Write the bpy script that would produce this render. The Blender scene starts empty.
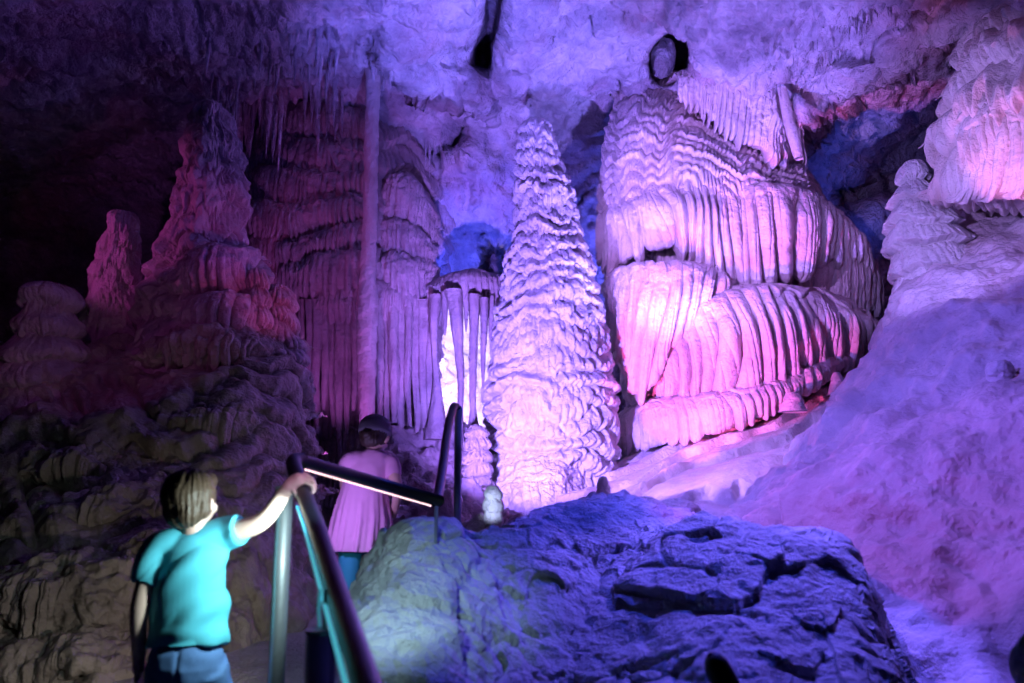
import bpy, math, random
import numpy as np
from mathutils import Vector

random.seed(5)
C = bpy.context.scene.collection
SC = bpy.context.scene
Q = 1.0                                    # mesh density

# ------------------------------------------------------------------ camera
F = 853.0
PITCH = math.radians(10.0)
CAM = np.array([0.0, 0.0, 1.6])
cp, sp = math.cos(PITCH), math.sin(PITCH)


def P(px, py, Y):
    """world point at distance Y (along world y) seen at photograph pixel px,py"""
    t = (341.5 - np.asarray(py, float)) / F
    s = (np.asarray(px, float) - 512.0) / F
    d = Y / (cp - t * sp)
    return np.stack(np.broadcast_arrays(d * s, d * (cp - t * sp), CAM[2] + d * (sp + t * cp)), -1)


def V(px, py, Y):
    return Vector(P(px, py, Y).tolist())


cam = bpy.data.cameras.new('camera')
cam.sensor_width = 36
cam.lens = 36 * F / 1024
cam.clip_start = 0.05
cam.dof.use_dof = True
cam.dof.focus_distance = 10.5
cam.dof.aperture_fstop = 2.4
co = bpy.data.objects.new('camera', cam)
C.objects.link(co)
co.location = CAM.tolist()
co.rotation_euler = (math.pi / 2 + PITCH, 0, 0)
SC.camera = co

# ------------------------------------------------------------------ noise
_rng = np.random.RandomState(11)
_perm = _rng.permutation(256)
_perm = np.concatenate([_perm, _perm, _perm])
_grad = _rng.normal(size=(256, 3))
_grad /= np.linalg.norm(_grad, axis=1)[:, None]
_rv = _rng.rand(256, 3)


def perlin(p, seed=0):
    p = np.asarray(p, float)
    sh = p.shape[:-1]
    p = p.reshape(-1, 3) + seed * 17.37
    i = np.floor(p).astype(np.int64)
    f = p - i
    i &= 255
    w = f * f * f * (f * (f * 6 - 15) + 10)
    out = np.zeros(len(p))
    for dx in (0, 1):
        for dy in (0, 1):
            for dz in (0, 1):
                h = _perm[_perm[_perm[(i[:, 0] + dx) & 255] + ((i[:, 1] + dy) & 255)] + ((i[:, 2] + dz) & 255)]
                g = _grad[h]
                dot = g[:, 0] * (f[:, 0] - dx) + g[:, 1] * (f[:, 1] - dy) + g[:, 2] * (f[:, 2] - dz)
                ww = (w[:, 0] if dx else 1 - w[:, 0]) * (w[:, 1] if dy else 1 - w[:, 1]) * (w[:, 2] if dz else 1 - w[:, 2])
                out += ww * dot
    return (out * 1.5).reshape(sh)


def fbm(p, octv=4, seed=0, gain=.5):
    p = np.asarray(p, float)
    a, o = 1.0, 0
    for k in range(octv):
        o = o + a * perlin(p * 2 ** k, seed + k)
        a *= gain
    return o


def ridged(p, octv=4, seed=0):
    a, o = 1.0, 0
    for k in range(octv):
        o = o + a * (1 - 2 * np.abs(perlin(p * 2 ** k, seed + k)))
        a *= .5
    return o


def worley(p, seed=0):
    p = np.asarray(p, float)
    sh = p.shape[:-1]
    p = p.reshape(-1, 3) + seed * 7.1
    i = np.floor(p).astype(np.int64)
    f1 = np.full(len(p), 9.0)
    f2 = np.full(len(p), 9.0)
    for dx in (-1, 0, 1):
        for dy in (-1, 0, 1):
            for dz in (-1, 0, 1):
                c = i + np.array([dx, dy, dz])
                h = _perm[_perm[_perm[c[:, 0] & 255] + (c[:, 1] & 255)] + (c[:, 2] & 255)]
                d = np.linalg.norm(c + _rv[h] - p, axis=1)
                m = d < f1
                f2 = np.where(m, f1, np.minimum(f2, d))
                f1 = np.where(m, d, f1)
    return f1.reshape(sh), f2.reshape(sh)


def facets(p, seed=0, gap=.06):
    """broken rock: every cell gets its own tilted plane; the seams between cells are sunk"""
    p = np.asarray(p, float)
    sh = p.shape[:-1]
    p = p.reshape(-1, 3) + seed * 7.1
    i = np.floor(p).astype(np.int64)
    f1 = np.full(len(p), 9.0)
    f2 = np.full(len(p), 9.0)
    t = np.zeros(len(p))
    for dx in (-1, 0, 1):
        for dy in (-1, 0, 1):
            for dz in (-1, 0, 1):
                c = i + np.array([dx, dy, dz])
                h = _perm[_perm[_perm[c[:, 0] & 255] + (c[:, 1] & 255)] + (c[:, 2] & 255)]
                dl = c + _rv[h] - p
                d = np.linalg.norm(dl, axis=1)
                m = d < f1
                f2 = np.where(m, f1, np.minimum(f2, d))
                f1 = np.where(m, d, f1)
                t = np.where(m, (dl * _grad[(h + 91) & 255]).sum(1), t)
    return t.reshape(sh), np.exp(-((f2 - f1) / gap) ** 2).reshape(sh)


def n2(x, y, seed=0):
    x, y = np.broadcast_arrays(np.asarray(x, float), np.asarray(y, float))
    return perlin(np.stack([x, y, np.full_like(x, .37)], -1), seed)


def hsh(i, seed=0):
    i = np.asarray(i).astype(np.int64)
    return _rv[_perm[(i * 7 + seed * 31) & 255], seed % 3]


def sstep(a, b, x):
    t = np.clip((x - a) / (b - a), 0, 1)
    return t * t * (3 - 2 * t)


def bead(x):
    """rounded band: swells slowly, fullest low down, pinched at its lower edge"""
    k = np.floor(x)
    t = x - k
    return np.sqrt(np.clip(np.sin(math.pi * np.clip(t, 0, 1) ** 1.7), 0, 1)), k


def spl(tk, vals, t):
    """cubic interpolation of vals (n,k) at knots tk, axis 0"""
    tk = np.asarray(tk, float)
    vals = np.asarray(vals, float)
    n = len(tk)
    m = np.zeros_like(vals)
    sh = (-1,) + (1,) * (vals.ndim - 1)
    dl = (vals[1:] - vals[:-1]) / (tk[1:] - tk[:-1]).reshape(sh)
    m[0], m[-1] = dl[0], dl[-1]
    if n > 2:
        m[1:-1] = (dl[1:] + dl[:-1]) / 2
    k = np.clip(np.searchsorted(tk, t, side='right') - 1, 0, n - 2)
    h = (tk[k + 1] - tk[k])
    s = ((t - tk[k]) / h).reshape(sh)
    h = h.reshape(sh)
    return ((2 * s ** 3 - 3 * s ** 2 + 1) * vals[k] + (s ** 3 - 2 * s ** 2 + s) * h * m[k]
            + (-2 * s ** 3 + 3 * s ** 2) * vals[k + 1] + (s ** 3 - s ** 2) * h * m[k + 1])


def along(pts, n):
    """resample a polyline (k,3) to n points by arc length, smooth"""
    pts = np.asarray(pts, float)
    w = P(pts[:, 0], pts[:, 1], pts[:, 2])
    t = np.concatenate([[0], np.cumsum(np.linalg.norm(np.diff(w, axis=0), axis=1))])
    t /= t[-1]
    return spl(t, w, np.linspace(0, 1, n))


def loft(rows, nu, nv, vk=None):
    R = np.stack([along(r, nu) for r in rows])
    if vk is None:
        L = np.linalg.norm(np.diff(R, axis=0), axis=2).mean(1)
        vk = np.concatenate([[0], np.cumsum(L)])
        vk /= vk[-1]
    v = np.linspace(0, 1, nv)
    return spl(vk, R, v), np.linspace(0, 1, nu)[None, :], v[:, None]


def normals(G, wrap=False):
    du = (np.roll(G, -1, 1) - np.roll(G, 1, 1)) if wrap else np.gradient(G, axis=1)
    dv = np.gradient(G, axis=0)
    N = np.cross(du, dv)
    return N / (np.linalg.norm(N, axis=2, keepdims=True) + 1e-12)


def facing(G, N):
    c = (N * (CAM - G)).sum()
    return N if c > 0 else -N


# ------------------------------------------------------------------ mesh + tagging
def mesh_obj(name, verts, faces4, mat, parent=None, faces_extra=()):
    me = bpy.data.meshes.new(name)
    verts = np.ascontiguousarray(verts.reshape(-1, 3), dtype=np.float32)
    me.vertices.add(len(verts))
    me.vertices.foreach_set('co', verts.ravel())
    faces4 = np.ascontiguousarray(faces4, dtype=np.int32)
    nl = faces4.size + sum(len(f) for f in faces_extra)
    me.loops.add(nl)
    idx = faces4.ravel()
    st = np.arange(len(faces4)) * 4
    if len(faces_extra):
        k = faces4.size
        ex, es = [], []
        for f in faces_extra:
            es.append(k)
            ex += list(f)
            k += len(f)
        idx = np.concatenate([idx, ex])
        st = np.concatenate([st, es])
    me.loops.foreach_set('vertex_index', idx.astype(np.int32))
    me.polygons.add(len(st))
    me.polygons.foreach_set('loop_start', st.astype(np.int32))
    me.polygons.foreach_set('use_smooth', np.ones(len(st), dtype=bool))
    me.update(calc_edges=True)
    me.validate()
    me.materials.append(mat)
    o = bpy.data.objects.new(name, me)
    C.objects.link(o)
    if parent is not None:
        o.parent = parent
        o.matrix_parent_inverse = parent.matrix_world.inverted()
    return o


def quads(nv, nu, wrap=False, base=0):
    a = np.arange(nv * nu).reshape(nv, nu) + base
    if wrap:
        a = np.concatenate([a, a[:, :1]], 1)
    return np.stack([a[:-1, :-1], a[:-1, 1:], a[1:, 1:], a[1:, :-1]], -1).reshape(-1, 4)


def grid_obj(name, G, mat, parent=None, wrap=False, cap=False):
    nv, nu = G.shape[:2]
    ex = []
    if cap:
        ex = [tuple(range(nu)), tuple(range((nv - 1) * nu, nv * nu))[::-1]]
    return mesh_obj(name, G, quads(nv, nu, wrap), mat, parent, ex)


def tag(o, label, cat, group=None):
    o['label'] = label
    o['category'] = cat
    o['kind'] = 'thing'
    if group:
        o['group'] = group
    return o


def struct(o):
    o['kind'] = 'structure'
    return o


def empty(name, loc):
    o = bpy.data.objects.new(name, None)
    C.objects.link(o)
    o.location = [float(q) for q in loc]
    bpy.context.view_layer.update()
    return o


# ------------------------------------------------------------------ materials
def rock_mat(name, c1, c2, c3, scale=3.0, rough=.5, bump=.35, bscale=22.0, spec=.35, stain=.5, bdist=.05):
    m = bpy.data.materials.new(name)
    m.use_nodes = True
    nt = m.node_tree
    N, L = nt.nodes, nt.links
    b = N['Principled BSDF']
    tc = N.new('ShaderNodeNewGeometry')
    n1 = N.new('ShaderNodeTexNoise')
    n1.inputs['Scale'].default_value = scale
    n1.inputs['Detail'].default_value = 8
    n1.inputs['Roughness'].default_value = .65
    L.new(tc.outputs['Position'], n1.inputs['Vector'])
    cr = N.new('ShaderNodeValToRGB')
    cr.color_ramp.elements[0].position = .34
    cr.color_ramp.elements[0].color = (*c2, 1)
    cr.color_ramp.elements[1].position = .62
    cr.color_ramp.elements[1].color = (*c1, 1)
    L.new(n1.outputs['Fac'], cr.inputs['Fac'])
    n3 = N.new('ShaderNodeTexNoise')
    n3.inputs['Scale'].default_value = scale * .45
    n3.inputs['Detail'].default_value = 5
    L.new(tc.outputs['Position'], n3.inputs['Vector'])
    cr2 = N.new('ShaderNodeValToRGB')
    cr2.color_ramp.elements[0].position = .5
    cr2.color_ramp.elements[0].color = (0, 0, 0, 1)
    cr2.color_ramp.elements[1].position = .75
    cr2.color_ramp.elements[1].color = (stain, stain, stain, 1)
    L.new(n3.outputs['Fac'], cr2.inputs['Fac'])
    mx = N.new('ShaderNodeMix')
    mx.data_type = 'RGBA'
    L.new(cr2.outputs['Color'], mx.inputs[0])
    L.new(cr.outputs['Color'], mx.inputs[6])
    mx.inputs[7].default_value = (*c3, 1)
    L.new(mx.outputs[2], b.inputs['Base Color'])
    b.inputs['Roughness'].default_value = rough
    b.inputs['Specular IOR Level'].default_value = spec
    nb = N.new('ShaderNodeTexNoise')
    nb.inputs['Scale'].default_value = bscale
    nb.inputs['Detail'].default_value = 9
    nb.inputs['Roughness'].default_value = .6
    L.new(tc.outputs['Position'], nb.inputs['Vector'])
    bp = N.new('ShaderNodeBump')
    bp.inputs['Strength'].default_value = bump
    bp.inputs['Distance'].default_value = bdist
    L.new(nb.outputs['Fac'], bp.inputs['Height'])
    L.new(bp.outputs['Normal'], b.inputs['Normal'])
    return m


def plain(name, col, rough=.6, metal=0.0, emit=0, bump=0, bscale=200, var=0.0, spec=.5):
    m = bpy.data.materials.new(name)
    m.use_nodes = True
    nt = m.node_tree
    N, L = nt.nodes, nt.links
    b = N['Principled BSDF']
    b.inputs['Base Color'].default_value = (*col, 1)
    b.inputs['Roughness'].default_value = rough
    b.inputs['Metallic'].default_value = metal
    b.inputs['Specular IOR Level'].default_value = spec
    if emit:
        b.inputs['Emission Color'].default_value = (*col, 1)
        b.inputs['Emission Strength'].default_value = emit
    tc = N.new('ShaderNodeTexCoord')
    n = N.new('ShaderNodeTexNoise')
    n.inputs['Scale'].default_value = bscale
    n.inputs['Detail'].default_value = 4
    L.new(tc.outputs['Object'], n.inputs['Vector'])
    if bump:
        bp = N.new('ShaderNodeBump')
        bp.inputs['Strength'].default_value = bump
        bp.inputs['Distance'].default_value = .01
        L.new(n.outputs['Fac'], bp.inputs['Height'])
        L.new(bp.outputs['Normal'], b.inputs['Normal'])
    if var:
        cr = N.new('ShaderNodeValToRGB')
        cr.color_ramp.elements[0].color = (*[c * (1 - var) for c in col], 1)
        cr.color_ramp.elements[1].color = (*[min(1, c * (1 + var)) for c in col], 1)
        L.new(n.outputs['Fac'], cr.inputs['Fac'])
        L.new(cr.outputs['Color'], b.inputs['Base Color'])
    return m


M_PALE = rock_mat('pale flowstone', (.78, .72, .70), (.55, .48, .46), (.60, .42, .38), 2.6, .42, .7, 24, .4)
M_STAL = rock_mat('pale stalagmite', (.8, .78, .78), (.58, .55, .56), (.5, .45, .45), 4, .48, .7, 28)
M_WALL = rock_mat('cave wall limestone', (.78, .76, .78), (.34, .32, .37), (.60, .36, .38), 1.9, .7, 1.0, 8, .2, .7, .12)
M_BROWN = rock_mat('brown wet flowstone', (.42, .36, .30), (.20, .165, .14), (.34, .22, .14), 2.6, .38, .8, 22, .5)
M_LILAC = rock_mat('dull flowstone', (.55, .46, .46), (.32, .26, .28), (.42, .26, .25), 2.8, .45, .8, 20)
M_SLOPE = rock_mat('smooth slope flowstone', (.66, .60, .60), (.40, .36, .38), (.5, .34, .34), 1.6, .36, .7, 11, .5, .6, .06)
M_BOUL = rock_mat('grey limestone boulder', (.56, .56, .56), (.32, .32, .34), (.44, .42, .40), 2.0, .5, 1.0, 14, .4, .5, .07)
M_FLOOR = rock_mat('cave floor', (.45, .43, .40), (.28, .27, .25), (.3, .26, .22), 3, .6, .8, 30)


# ------------------------------------------------------------------ generic shapes
def flute(u, v, n, seed, warp=.7, wf=.33, vf=1.6):
    x = u * n + warp * n2(u * n * wf, v * vf, seed) * 1.6 + 1.4 * n2(u * n * .13, v * .8, seed + 21) + seed * 3.0
    k = np.floor(x)
    ph = x - k
    return np.sqrt(np.clip(1 - (2 * ph - 1) ** 2, 0, 1)), k


def saw(x, drop=.12):
    """slow outward growth then sudden undercut; also the tier number"""
    k = np.floor(x)
    t = x - k
    return np.where(t < 1 - drop, (t / (1 - drop)) ** .65, 1 - sstep(1 - drop, 1, t)), k


def curtain(name, rim, bottom, mat, parent=None, n=30, amp=.06, rag=.12, back=(18, .8), bulge=.12, seed=1,
            nu=None, nv=None, steps=0, stepamp=.03, lump=.02, tuck=.5, shoulder=.45, patch=False):
    """a flowstone shelf: rounded crest, fluted curtain hanging from its rim, ragged bottom tucked under"""
    K = 40
    A, B = along(rim, K), along(bottom, K)
    up = np.array([0, 0, 1.0])
    yv = np.array([0, 1.0, 0])
    rise = back[0] / F * A[:, 1:2]
    rows = [A + up * rise + yv * back[1], A + up * rise * .75 + yv * back[1] * shoulder, A + up * rise * .3 + yv * back[1] * .12,
            A * .82 + B * .18 - yv * bulge * .3,
            A * .6 + B * .4 - yv * bulge, A * .25 + B * .75 - yv * bulge * .8, B,
            B + up * .02 + yv * tuck * .3, B + up * .12 + yv * tuck]
    R = np.stack(rows)
    L = np.linalg.norm(np.diff(R, axis=0), axis=2).mean(1)
    vk = np.concatenate([[0], np.cumsum(L)])
    vk /= vk[-1]
    wid = np.linalg.norm(np.diff(A, axis=0), axis=1).sum()
    hgt = L.sum()
    ydist = A[:, 1].mean()
    nu = nu or int(max(120, min(900, wid / ydist * F * 2.2 * Q)))
    nv = nv or int(max(60, min(500, hgt / ydist * F * 1.5 * Q)))
    uu = np.linspace(0, 1, nu)
    v = np.linspace(0, 1, nv)
    Rr = np.stack([spl(np.linspace(0, 1, K), r, uu) for r in R])
    G = spl(vk, Rr, v)
    u, v = uu[None, :], v[:, None]
    N = facing(G, normals(G))
    r1, k1 = flute(u, v, n, seed)
    r2, k2 = flute(u, v, n * 2.3, seed + 5, .9)
    s = sstep(vk[2], vk[4], v) * .9 + .1 * sstep(vk[1], vk[2], v)
    s2 = 1 - sstep(vk[6], vk[8], v)
    ends = sstep(0, .03, u) * sstep(0, .03, 1 - u)
    prof = amp * (.45 + 1.1 * hsh(k1, seed)) * (r1 - .5) + amp * .22 * (r2 - .4) + amp * .8 * perlin(np.stack([u * n * .22 + 0 * v, v * 1.5 + 0 * u, 0 * u + 0 * v], -1), seed + 11)
    mask = sstep(-.2, .3, n2(u * 4, v * 1.2, seed + 17)) if patch else 1.0
    d = prof * s * s2 * mask
    if patch:
        d = d + .05 * fbm(G * 5, 3, seed + 4)
    if steps:
        q, kk = saw(v / vk[3] * steps + .9 * n2(u * 9, v * 3, seed + 2) + .4 * n2(u * 25, v * 5, seed + 8))
        d = d + stepamp * q * (1 - sstep(vk[2], vk[4], v))
    d = d + lump * fbm(G * 3.5, 3, seed) + .35 * lump * fbm(G * 14, 2, seed + 1)
    G = G + N * d[..., None]
    # ragged drip tips
    ln = rag * (hsh(k1, seed + 1) - .25) * r1 ** 1.5 * mask
    G[..., 2] -= ln * sstep(vk[3], vk[6], v) * s2
    o = grid_obj(name, G, mat, parent)
    return o


def revolve(name, prof, Y, mat, parent=None, tiers=10, tamp=.06, nfl=40, flamp=.02, lump=.03, seed=1, nth=None, nz=None,
            depth=1.0, tip=True, tierwarp=.5, cell=.0, tfreq=None, yshift=None, drop=.14, tier_u=None, rnd=False, beads=0, bw=.05, bh=.1):
    """stacked dripstone: (py, px_left, px_right) outline seen at distance Y, turned into rings"""
    pr = np.array(prof, float)
    c = P((pr[:, 1] + pr[:, 2]) / 2, pr[:, 0], Y)
    r = (P(pr[:, 2], pr[:, 0], Y)[:, 0] - P(pr[:, 1], pr[:, 0], Y)[:, 0]) / 2
    t = np.concatenate([[0], np.cumsum(np.linalg.norm(np.diff(c, axis=0), axis=1))])
    H = t[-1]
    nz = nz or int(max(50, min(900, H / Y * F * 1.8 * Q)))
    nth = nth or int(max(64, min(700, 2 * math.pi * r.max() / Y * F * 1.3 * Q)))
    tt = np.linspace(0, H, nz)
    # denser sampling at the tip
    cc = spl(t, c, tt)
    rr = np.maximum(spl(t, r[:, None], tt)[:, 0], .002)
    th = np.linspace(0, 2 * math.pi, nth, endpoint=False)
    ct, st = np.cos(th)[None, :], np.sin(th)[None, :]
    z = (tt / H)[:, None]
    ring = np.stack(np.broadcast_arrays(ct, st, 0 * ct), -1)
    # cylinder coordinates for noise
    cyl = np.stack(np.broadcast_arrays(ct * 1.0, st * 1.0, z * H * 1.0), -1)
    R = rr[:, None] * np.ones_like(ct)
    fade = sstep(0, .06, z) * np.ones_like(ct)
    tz = z if tier_u is None else tier_u(z)
    w = tierwarp * perlin(np.stack(np.broadcast_arrays(ct * 1.3, st * 1.3, z * tiers * .5), -1), seed) \
        + .45 * tierwarp * perlin(np.stack(np.broadcast_arrays(ct * 5, st * 5, z * tiers * .6), -1), seed + 3) \
        + .22 * tierwarp * perlin(np.stack(np.broadcast_arrays(ct * 14, st * 14, z * tiers), -1), seed + 4)
    q, k = bead(tz * tiers + w) if rnd else saw(tz * tiers + w, drop)
    tamps = tamp * (.5 + .9 * hsh(k, seed + 2))
    sc = np.clip(rr / max(rr.max(), 1e-6), .25, 1)[:, None]
    d = tamps * (q - .6) * np.sqrt(sc)
    xs = th[None, :] / (2 * math.pi) * nfl
    x = xs + .8 * n2(xs * .4, z * tiers * .8, seed + 6) + hsh(k, seed) * 5
    kk = np.floor(x)
    ph = x - kk
    rd = np.sqrt(np.clip(1 - (2 * ph - 1) ** 2, 0, 1))
    d = d + flamp * (rd - .4) * (.3 + .9 * q) * (.5 + hsh(kk + 13 * k, 1)) * sc
    d = d + lump * fbm(cyl * np.array([rr.mean() * 3, rr.mean() * 3, 2.2]), 4, seed + 9)
    if beads:
        al = np.stack(np.broadcast_arrays(ct * rr[:, None] / bw, st * rr[:, None] / bw, z * H / bh + .5 * w + hsh(k, 9) * 3), -1)
        f1, f2 = worley(al, seed + 2)
        d = d + beads * (np.sqrt(np.clip(1 - (f1 * 1.15) ** 2, 0, 1)) - .5)
    if cell:
        f1, f2 = worley(cyl * np.array([rr.mean(), rr.mean(), .8]) * (1 / cell), seed)
        d = d + cell * .35 * (.6 - f1)
    R = np.maximum(R + d * (.25 + .75 * fade), .003)
    if tip:
        R *= np.sqrt(sstep(0, .02, z) * .98 + .02)
    G = cc[:, None, :] + R[..., None] * ring * np.array([1, depth, 1])
    return grid_obj(name, G, mat, parent, wrap=True, cap=True)



# ================================================================== cave shell
_cx = np.array([-320, 0, 150, 280, 400, 480, 560, 640, 760, 860, 960, 1100, 1400], float)
_cy = np.array([-260, 0, 60, 110, 180, 260, 340, 470, 640], float)
_D = np.array([
    # -320   0    150   280   400   480   560   640   760   860   960  1100  1400
    [4.6, 4.8, 5.0, 5.2, 5.3, 5.4, 5.4, 5.4, 5.2, 5.0, 4.8, 4.6, 4.4],
    [7.0, 7.6, 8.2, 8.3, 8.6, 8.9, 8.9, 8.8, 8.4, 8.0, 8.2, 7.6, 7.2],
    [8.2, 9.0, 9.8, 10.0, 10.4, 10.6, 10.4, 10.2, 9.6, 9.8, 10.2, 9.5, 8.4],
    [9.4, 10.6, 11.6, 11.8, 11.5, 11.4, 11.6, 11.4, 10.9, 11.8, 12.4, 11.5, 9.5],
    [13.0, 15.5, 16.0, 13.0, 12.2, 12.1, 12.2, 12.0, 12.2, 13.0, 14.5, 13.0, 11.0],
    [15.0, 18.0, 18.0, 13.4, 12.8, 12.8, 12.6, 12.4, 12.8, 13.2, 14.8, 13.5, 11.0],
    [15.0, 18.0, 18.0, 13.4, 13.2, 13.8, 12.8, 12.6, 12.8, 12.8, 13.8, 13.0, 11.0],
    [14.0, 16.0, 15.5, 13.2, 13.2, 13.4, 12.8, 12.6, 12.6, 12.2, 12.0, 12.0, 10.5],
    [10.0, 11.0, 11.0, 10.5, 10.5, 10.5, 10.5, 10.5, 10.5, 10.5, 10.0, 10.0, 9.0]], float)


def seg_d(px, py, pts):
    """distance in pixels to a polyline, signed side ignored"""
    best = np.full(np.shape(px), 1e9)
    for (x0, y0), (x1, y1) in zip(pts[:-1], pts[1:]):
        dx, dy = x1 - x0, y1 - y0
        t = np.clip(((px - x0) * dx + (py - y0) * dy) / (dx * dx + dy * dy), 0, 1)
        best = np.minimum(best, np.hypot(px - x0 - t * dx, py - y0 - t * dy))
    return best


def ell(px, py, cx, cy, rx, ry, rot=0):
    a = math.radians(rot)
    x, y = px - cx, py - cy
    return np.hypot((x * math.cos(a) + y * math.sin(a)) / rx, (-x * math.sin(a) + y * math.cos(a)) / ry)


def depth(px, py):
    px, py = np.asarray(px, float), np.asarray(py, float)
    i = spl(_cy, _D, np.clip(py.ravel(), -259, 639))
    k = np.clip(np.searchsorted(_cx, px.ravel(), side='right') - 1, 0, len(_cx) - 2)
    t = (px.ravel() - _cx[k]) / (_cx[k + 1] - _cx[k])
    t = t * t * (3 - 2 * t)
    r = np.arange(len(k))
    y = (i[r, k] * (1 - t) + i[r, k + 1] * t).reshape(px.shape)
    jx = px + 14 * n2(px / 40, py / 40, 3)
    jy = py + 14 * n2(px / 40, py / 40, 4)
    # crevice running down from the top
    cr = seg_d(px + .35 * (jx - px), py, [(505, -60), (489, 30), (481, 62)])
    y = y + 2.0 * (1 - sstep(5, 12, cr)) * (1 - sstep(66, 84, py))
    # right hand panel of the crevice sits closer
    y = y - .35 * sstep(484, 500, jx) * (1 - sstep(500, 600, jx)) * (1 - sstep(60, 110, py))
    # overhanging ledge from the thin column to the middle
    led = np.interp(px, [375, 405, 440, 485, 500], [70, 80, 98, 106, 120])
    y = y - .7 * sstep(370, 395, px) * (1 - sstep(470, 500, px)) * sstep(-70, -6, jy - led) * (1 - sstep(-4, 4, jy - led))
    # lower hanging lip with a dark underside
    led2 = np.interp(px, [380, 420, 445, 470, 490], [190, 150, 138, 128, 150])
    y = y + .9 * (1 - sstep(4, 16, np.abs(jy - led2 - 4))) * sstep(410, 424, px) * (1 - sstep(462, 474, px))
    # recesses
    y = y + 2.4 * (1 - sstep(.75, 1.05, ell(jx, jy, 497, 265, 24, 31)))
    y = y + 2.4 * (1 - sstep(.88, 1.04, ell(px + .2 * (jx - px), py + .2 * (jy - py), 669, 59, 21, 30, 12)))
    # right: long dark slanting recess under the roof
    e = ell(jx, jy, 930, 150, 95, 52, -38)
    y = y + 2.6 * (1 - sstep(.55, 1.05, e))
    y = y + 1.8 * (1 - sstep(.6, 1.05, ell(jx, jy, 850, 200, 26, 22)))
    # slab edge of the roof on the right
    led3 = np.interp(px, [760, 800, 850, 900, 960, 1010], [175, 128, 92, 62, 40, 20])
    y = y - .6 * sstep(770, 800, px) * sstep(-60, -8, jy - led3) * (1 - sstep(-4, 6, jy - led3))
    # recess behind the top of the pale stalagmite, and beside the cascade
    y = y + .8 * (1 - sstep(.7, 1.1, ell(jx, jy, 614, 110, 10, 30, 8)))
    return y


def shell(x0, x1, y0, y1, step):
    xs = np.arange(x0, x1 + step, step)
    ys = np.arange(y0, y1 + step, step)
    X, Yp = np.meshgrid(xs, ys)
    G = P(X, Yp, depth(X, Yp))
    return X, Yp, G


def shell_disp(X, Yp, G):
    N = facing(G, normals(G))
    r = ridged(G * .8, 4, 2) * .07 + fbm(G * .55, 3, 5) * .18
    f1, f2 = worley(G * 2.6 + .25 * fbm(G * 3, 2, 8)[..., None], 3)
    r = r + .05 * np.minimum((f2 - f1) * 3, 1)
    r = r + .05 * fbm(G * 5, 4, 9) + .03 * ridged(G * 3.1, 5, 14) - .05 * np.exp(-(perlin(G * 1.9 + .5 * fbm(G * 3, 2, 15)[..., None], 16) / .035) ** 2)
    t1, g1 = facets(G * 1.15 + .3 * fbm(G * 1.5, 3, 31)[..., None], 6, .07)
    r = r + .12 * t1 - .05 * g1
    # drip fluted zones on the roof and the back wall
    fl = np.abs(perlin(np.stack([G[..., 0] * 7, G[..., 1] * 2.5, G[..., 2] * .8], -1), 6))
    zone = (1 - sstep(.7, 1.15, ell(X, Yp, 770, 105, 95, 75, -20)))
    zone = np.maximum(zone, 1 - sstep(.7, 1.15, ell(X, Yp, 830, 30, 130, 45, -25)))
    zone = np.maximum(zone, 1 - sstep(.7, 1.15, ell(X, Yp, 455, 175, 50, 40)))
    zone = np.maximum(zone, .8 * (1 - sstep(.7, 1.15, ell(X, Yp, 850, 220, 60, 90))))
    zone = np.maximum(zone, .9 * (1 - sstep(.7, 1.15, ell(X, Yp, 270, 60, 110, 70))))
    r = r + zone * (.22 * (.45 - fl) + .08 * np.abs(perlin(np.stack([G[..., 0] * 18, G[..., 1] * 6, G[..., 2] * 1.5], -1), 7)))
    keep = sstep(1.0, 1.5, ell(X, Yp, 669, 59, 21, 30, 12)) * (1 - (1 - sstep(10, 24, seg_d(X, Yp, [(505, -60), (489, 30), (481, 62)]))) * (1 - sstep(70, 95, Yp)))
    r = r * (.15 + .85 * keep)
    return G + N * r[..., None]


def sub(x0, x1, y0, y1, name, mat=None, step=2.0):
    X, Yp, G = shell(x0, x1, y0, y1, step / Q)
    G = shell_disp(X, Yp, G)
    return struct(grid_obj(name, G, mat or M_WALL))


sub(-320, 1400, -260, 190, 'ceiling', step=2.2)
sub(260, 900, 186, 640, 'wall_back', step=2.4)
sub(-320, 264, 186, 640, 'wall_left', step=5)
sub(896, 1400, 186, 640, 'wall_right', step=4)

# floor of the passage: rises gently from the camera to the far rail
xs = np.linspace(-7, 7, 200)
ys = np.linspace(-1.5, 11, 220)
X, Y = np.meshgrid(xs, ys)


def floor_z(x, y):
    z = np.interp(y, [-2, 1.2, 2.3, 3.5, 4.8, 5.6, 7.5, 11], [0, 0.05, .36, .44, .66, .74, 1.0, 1.2])
    return z


fz = floor_z(X, Y)
G = np.stack([X, Y, fz], -1)
G[..., 2] += .05 * fbm(G * 1.6, 4, 3) * sstep(.5, 1.3, np.abs(X + 1.0)) - .012
struct(grid_obj('floor', G, M_FLOOR))

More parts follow.
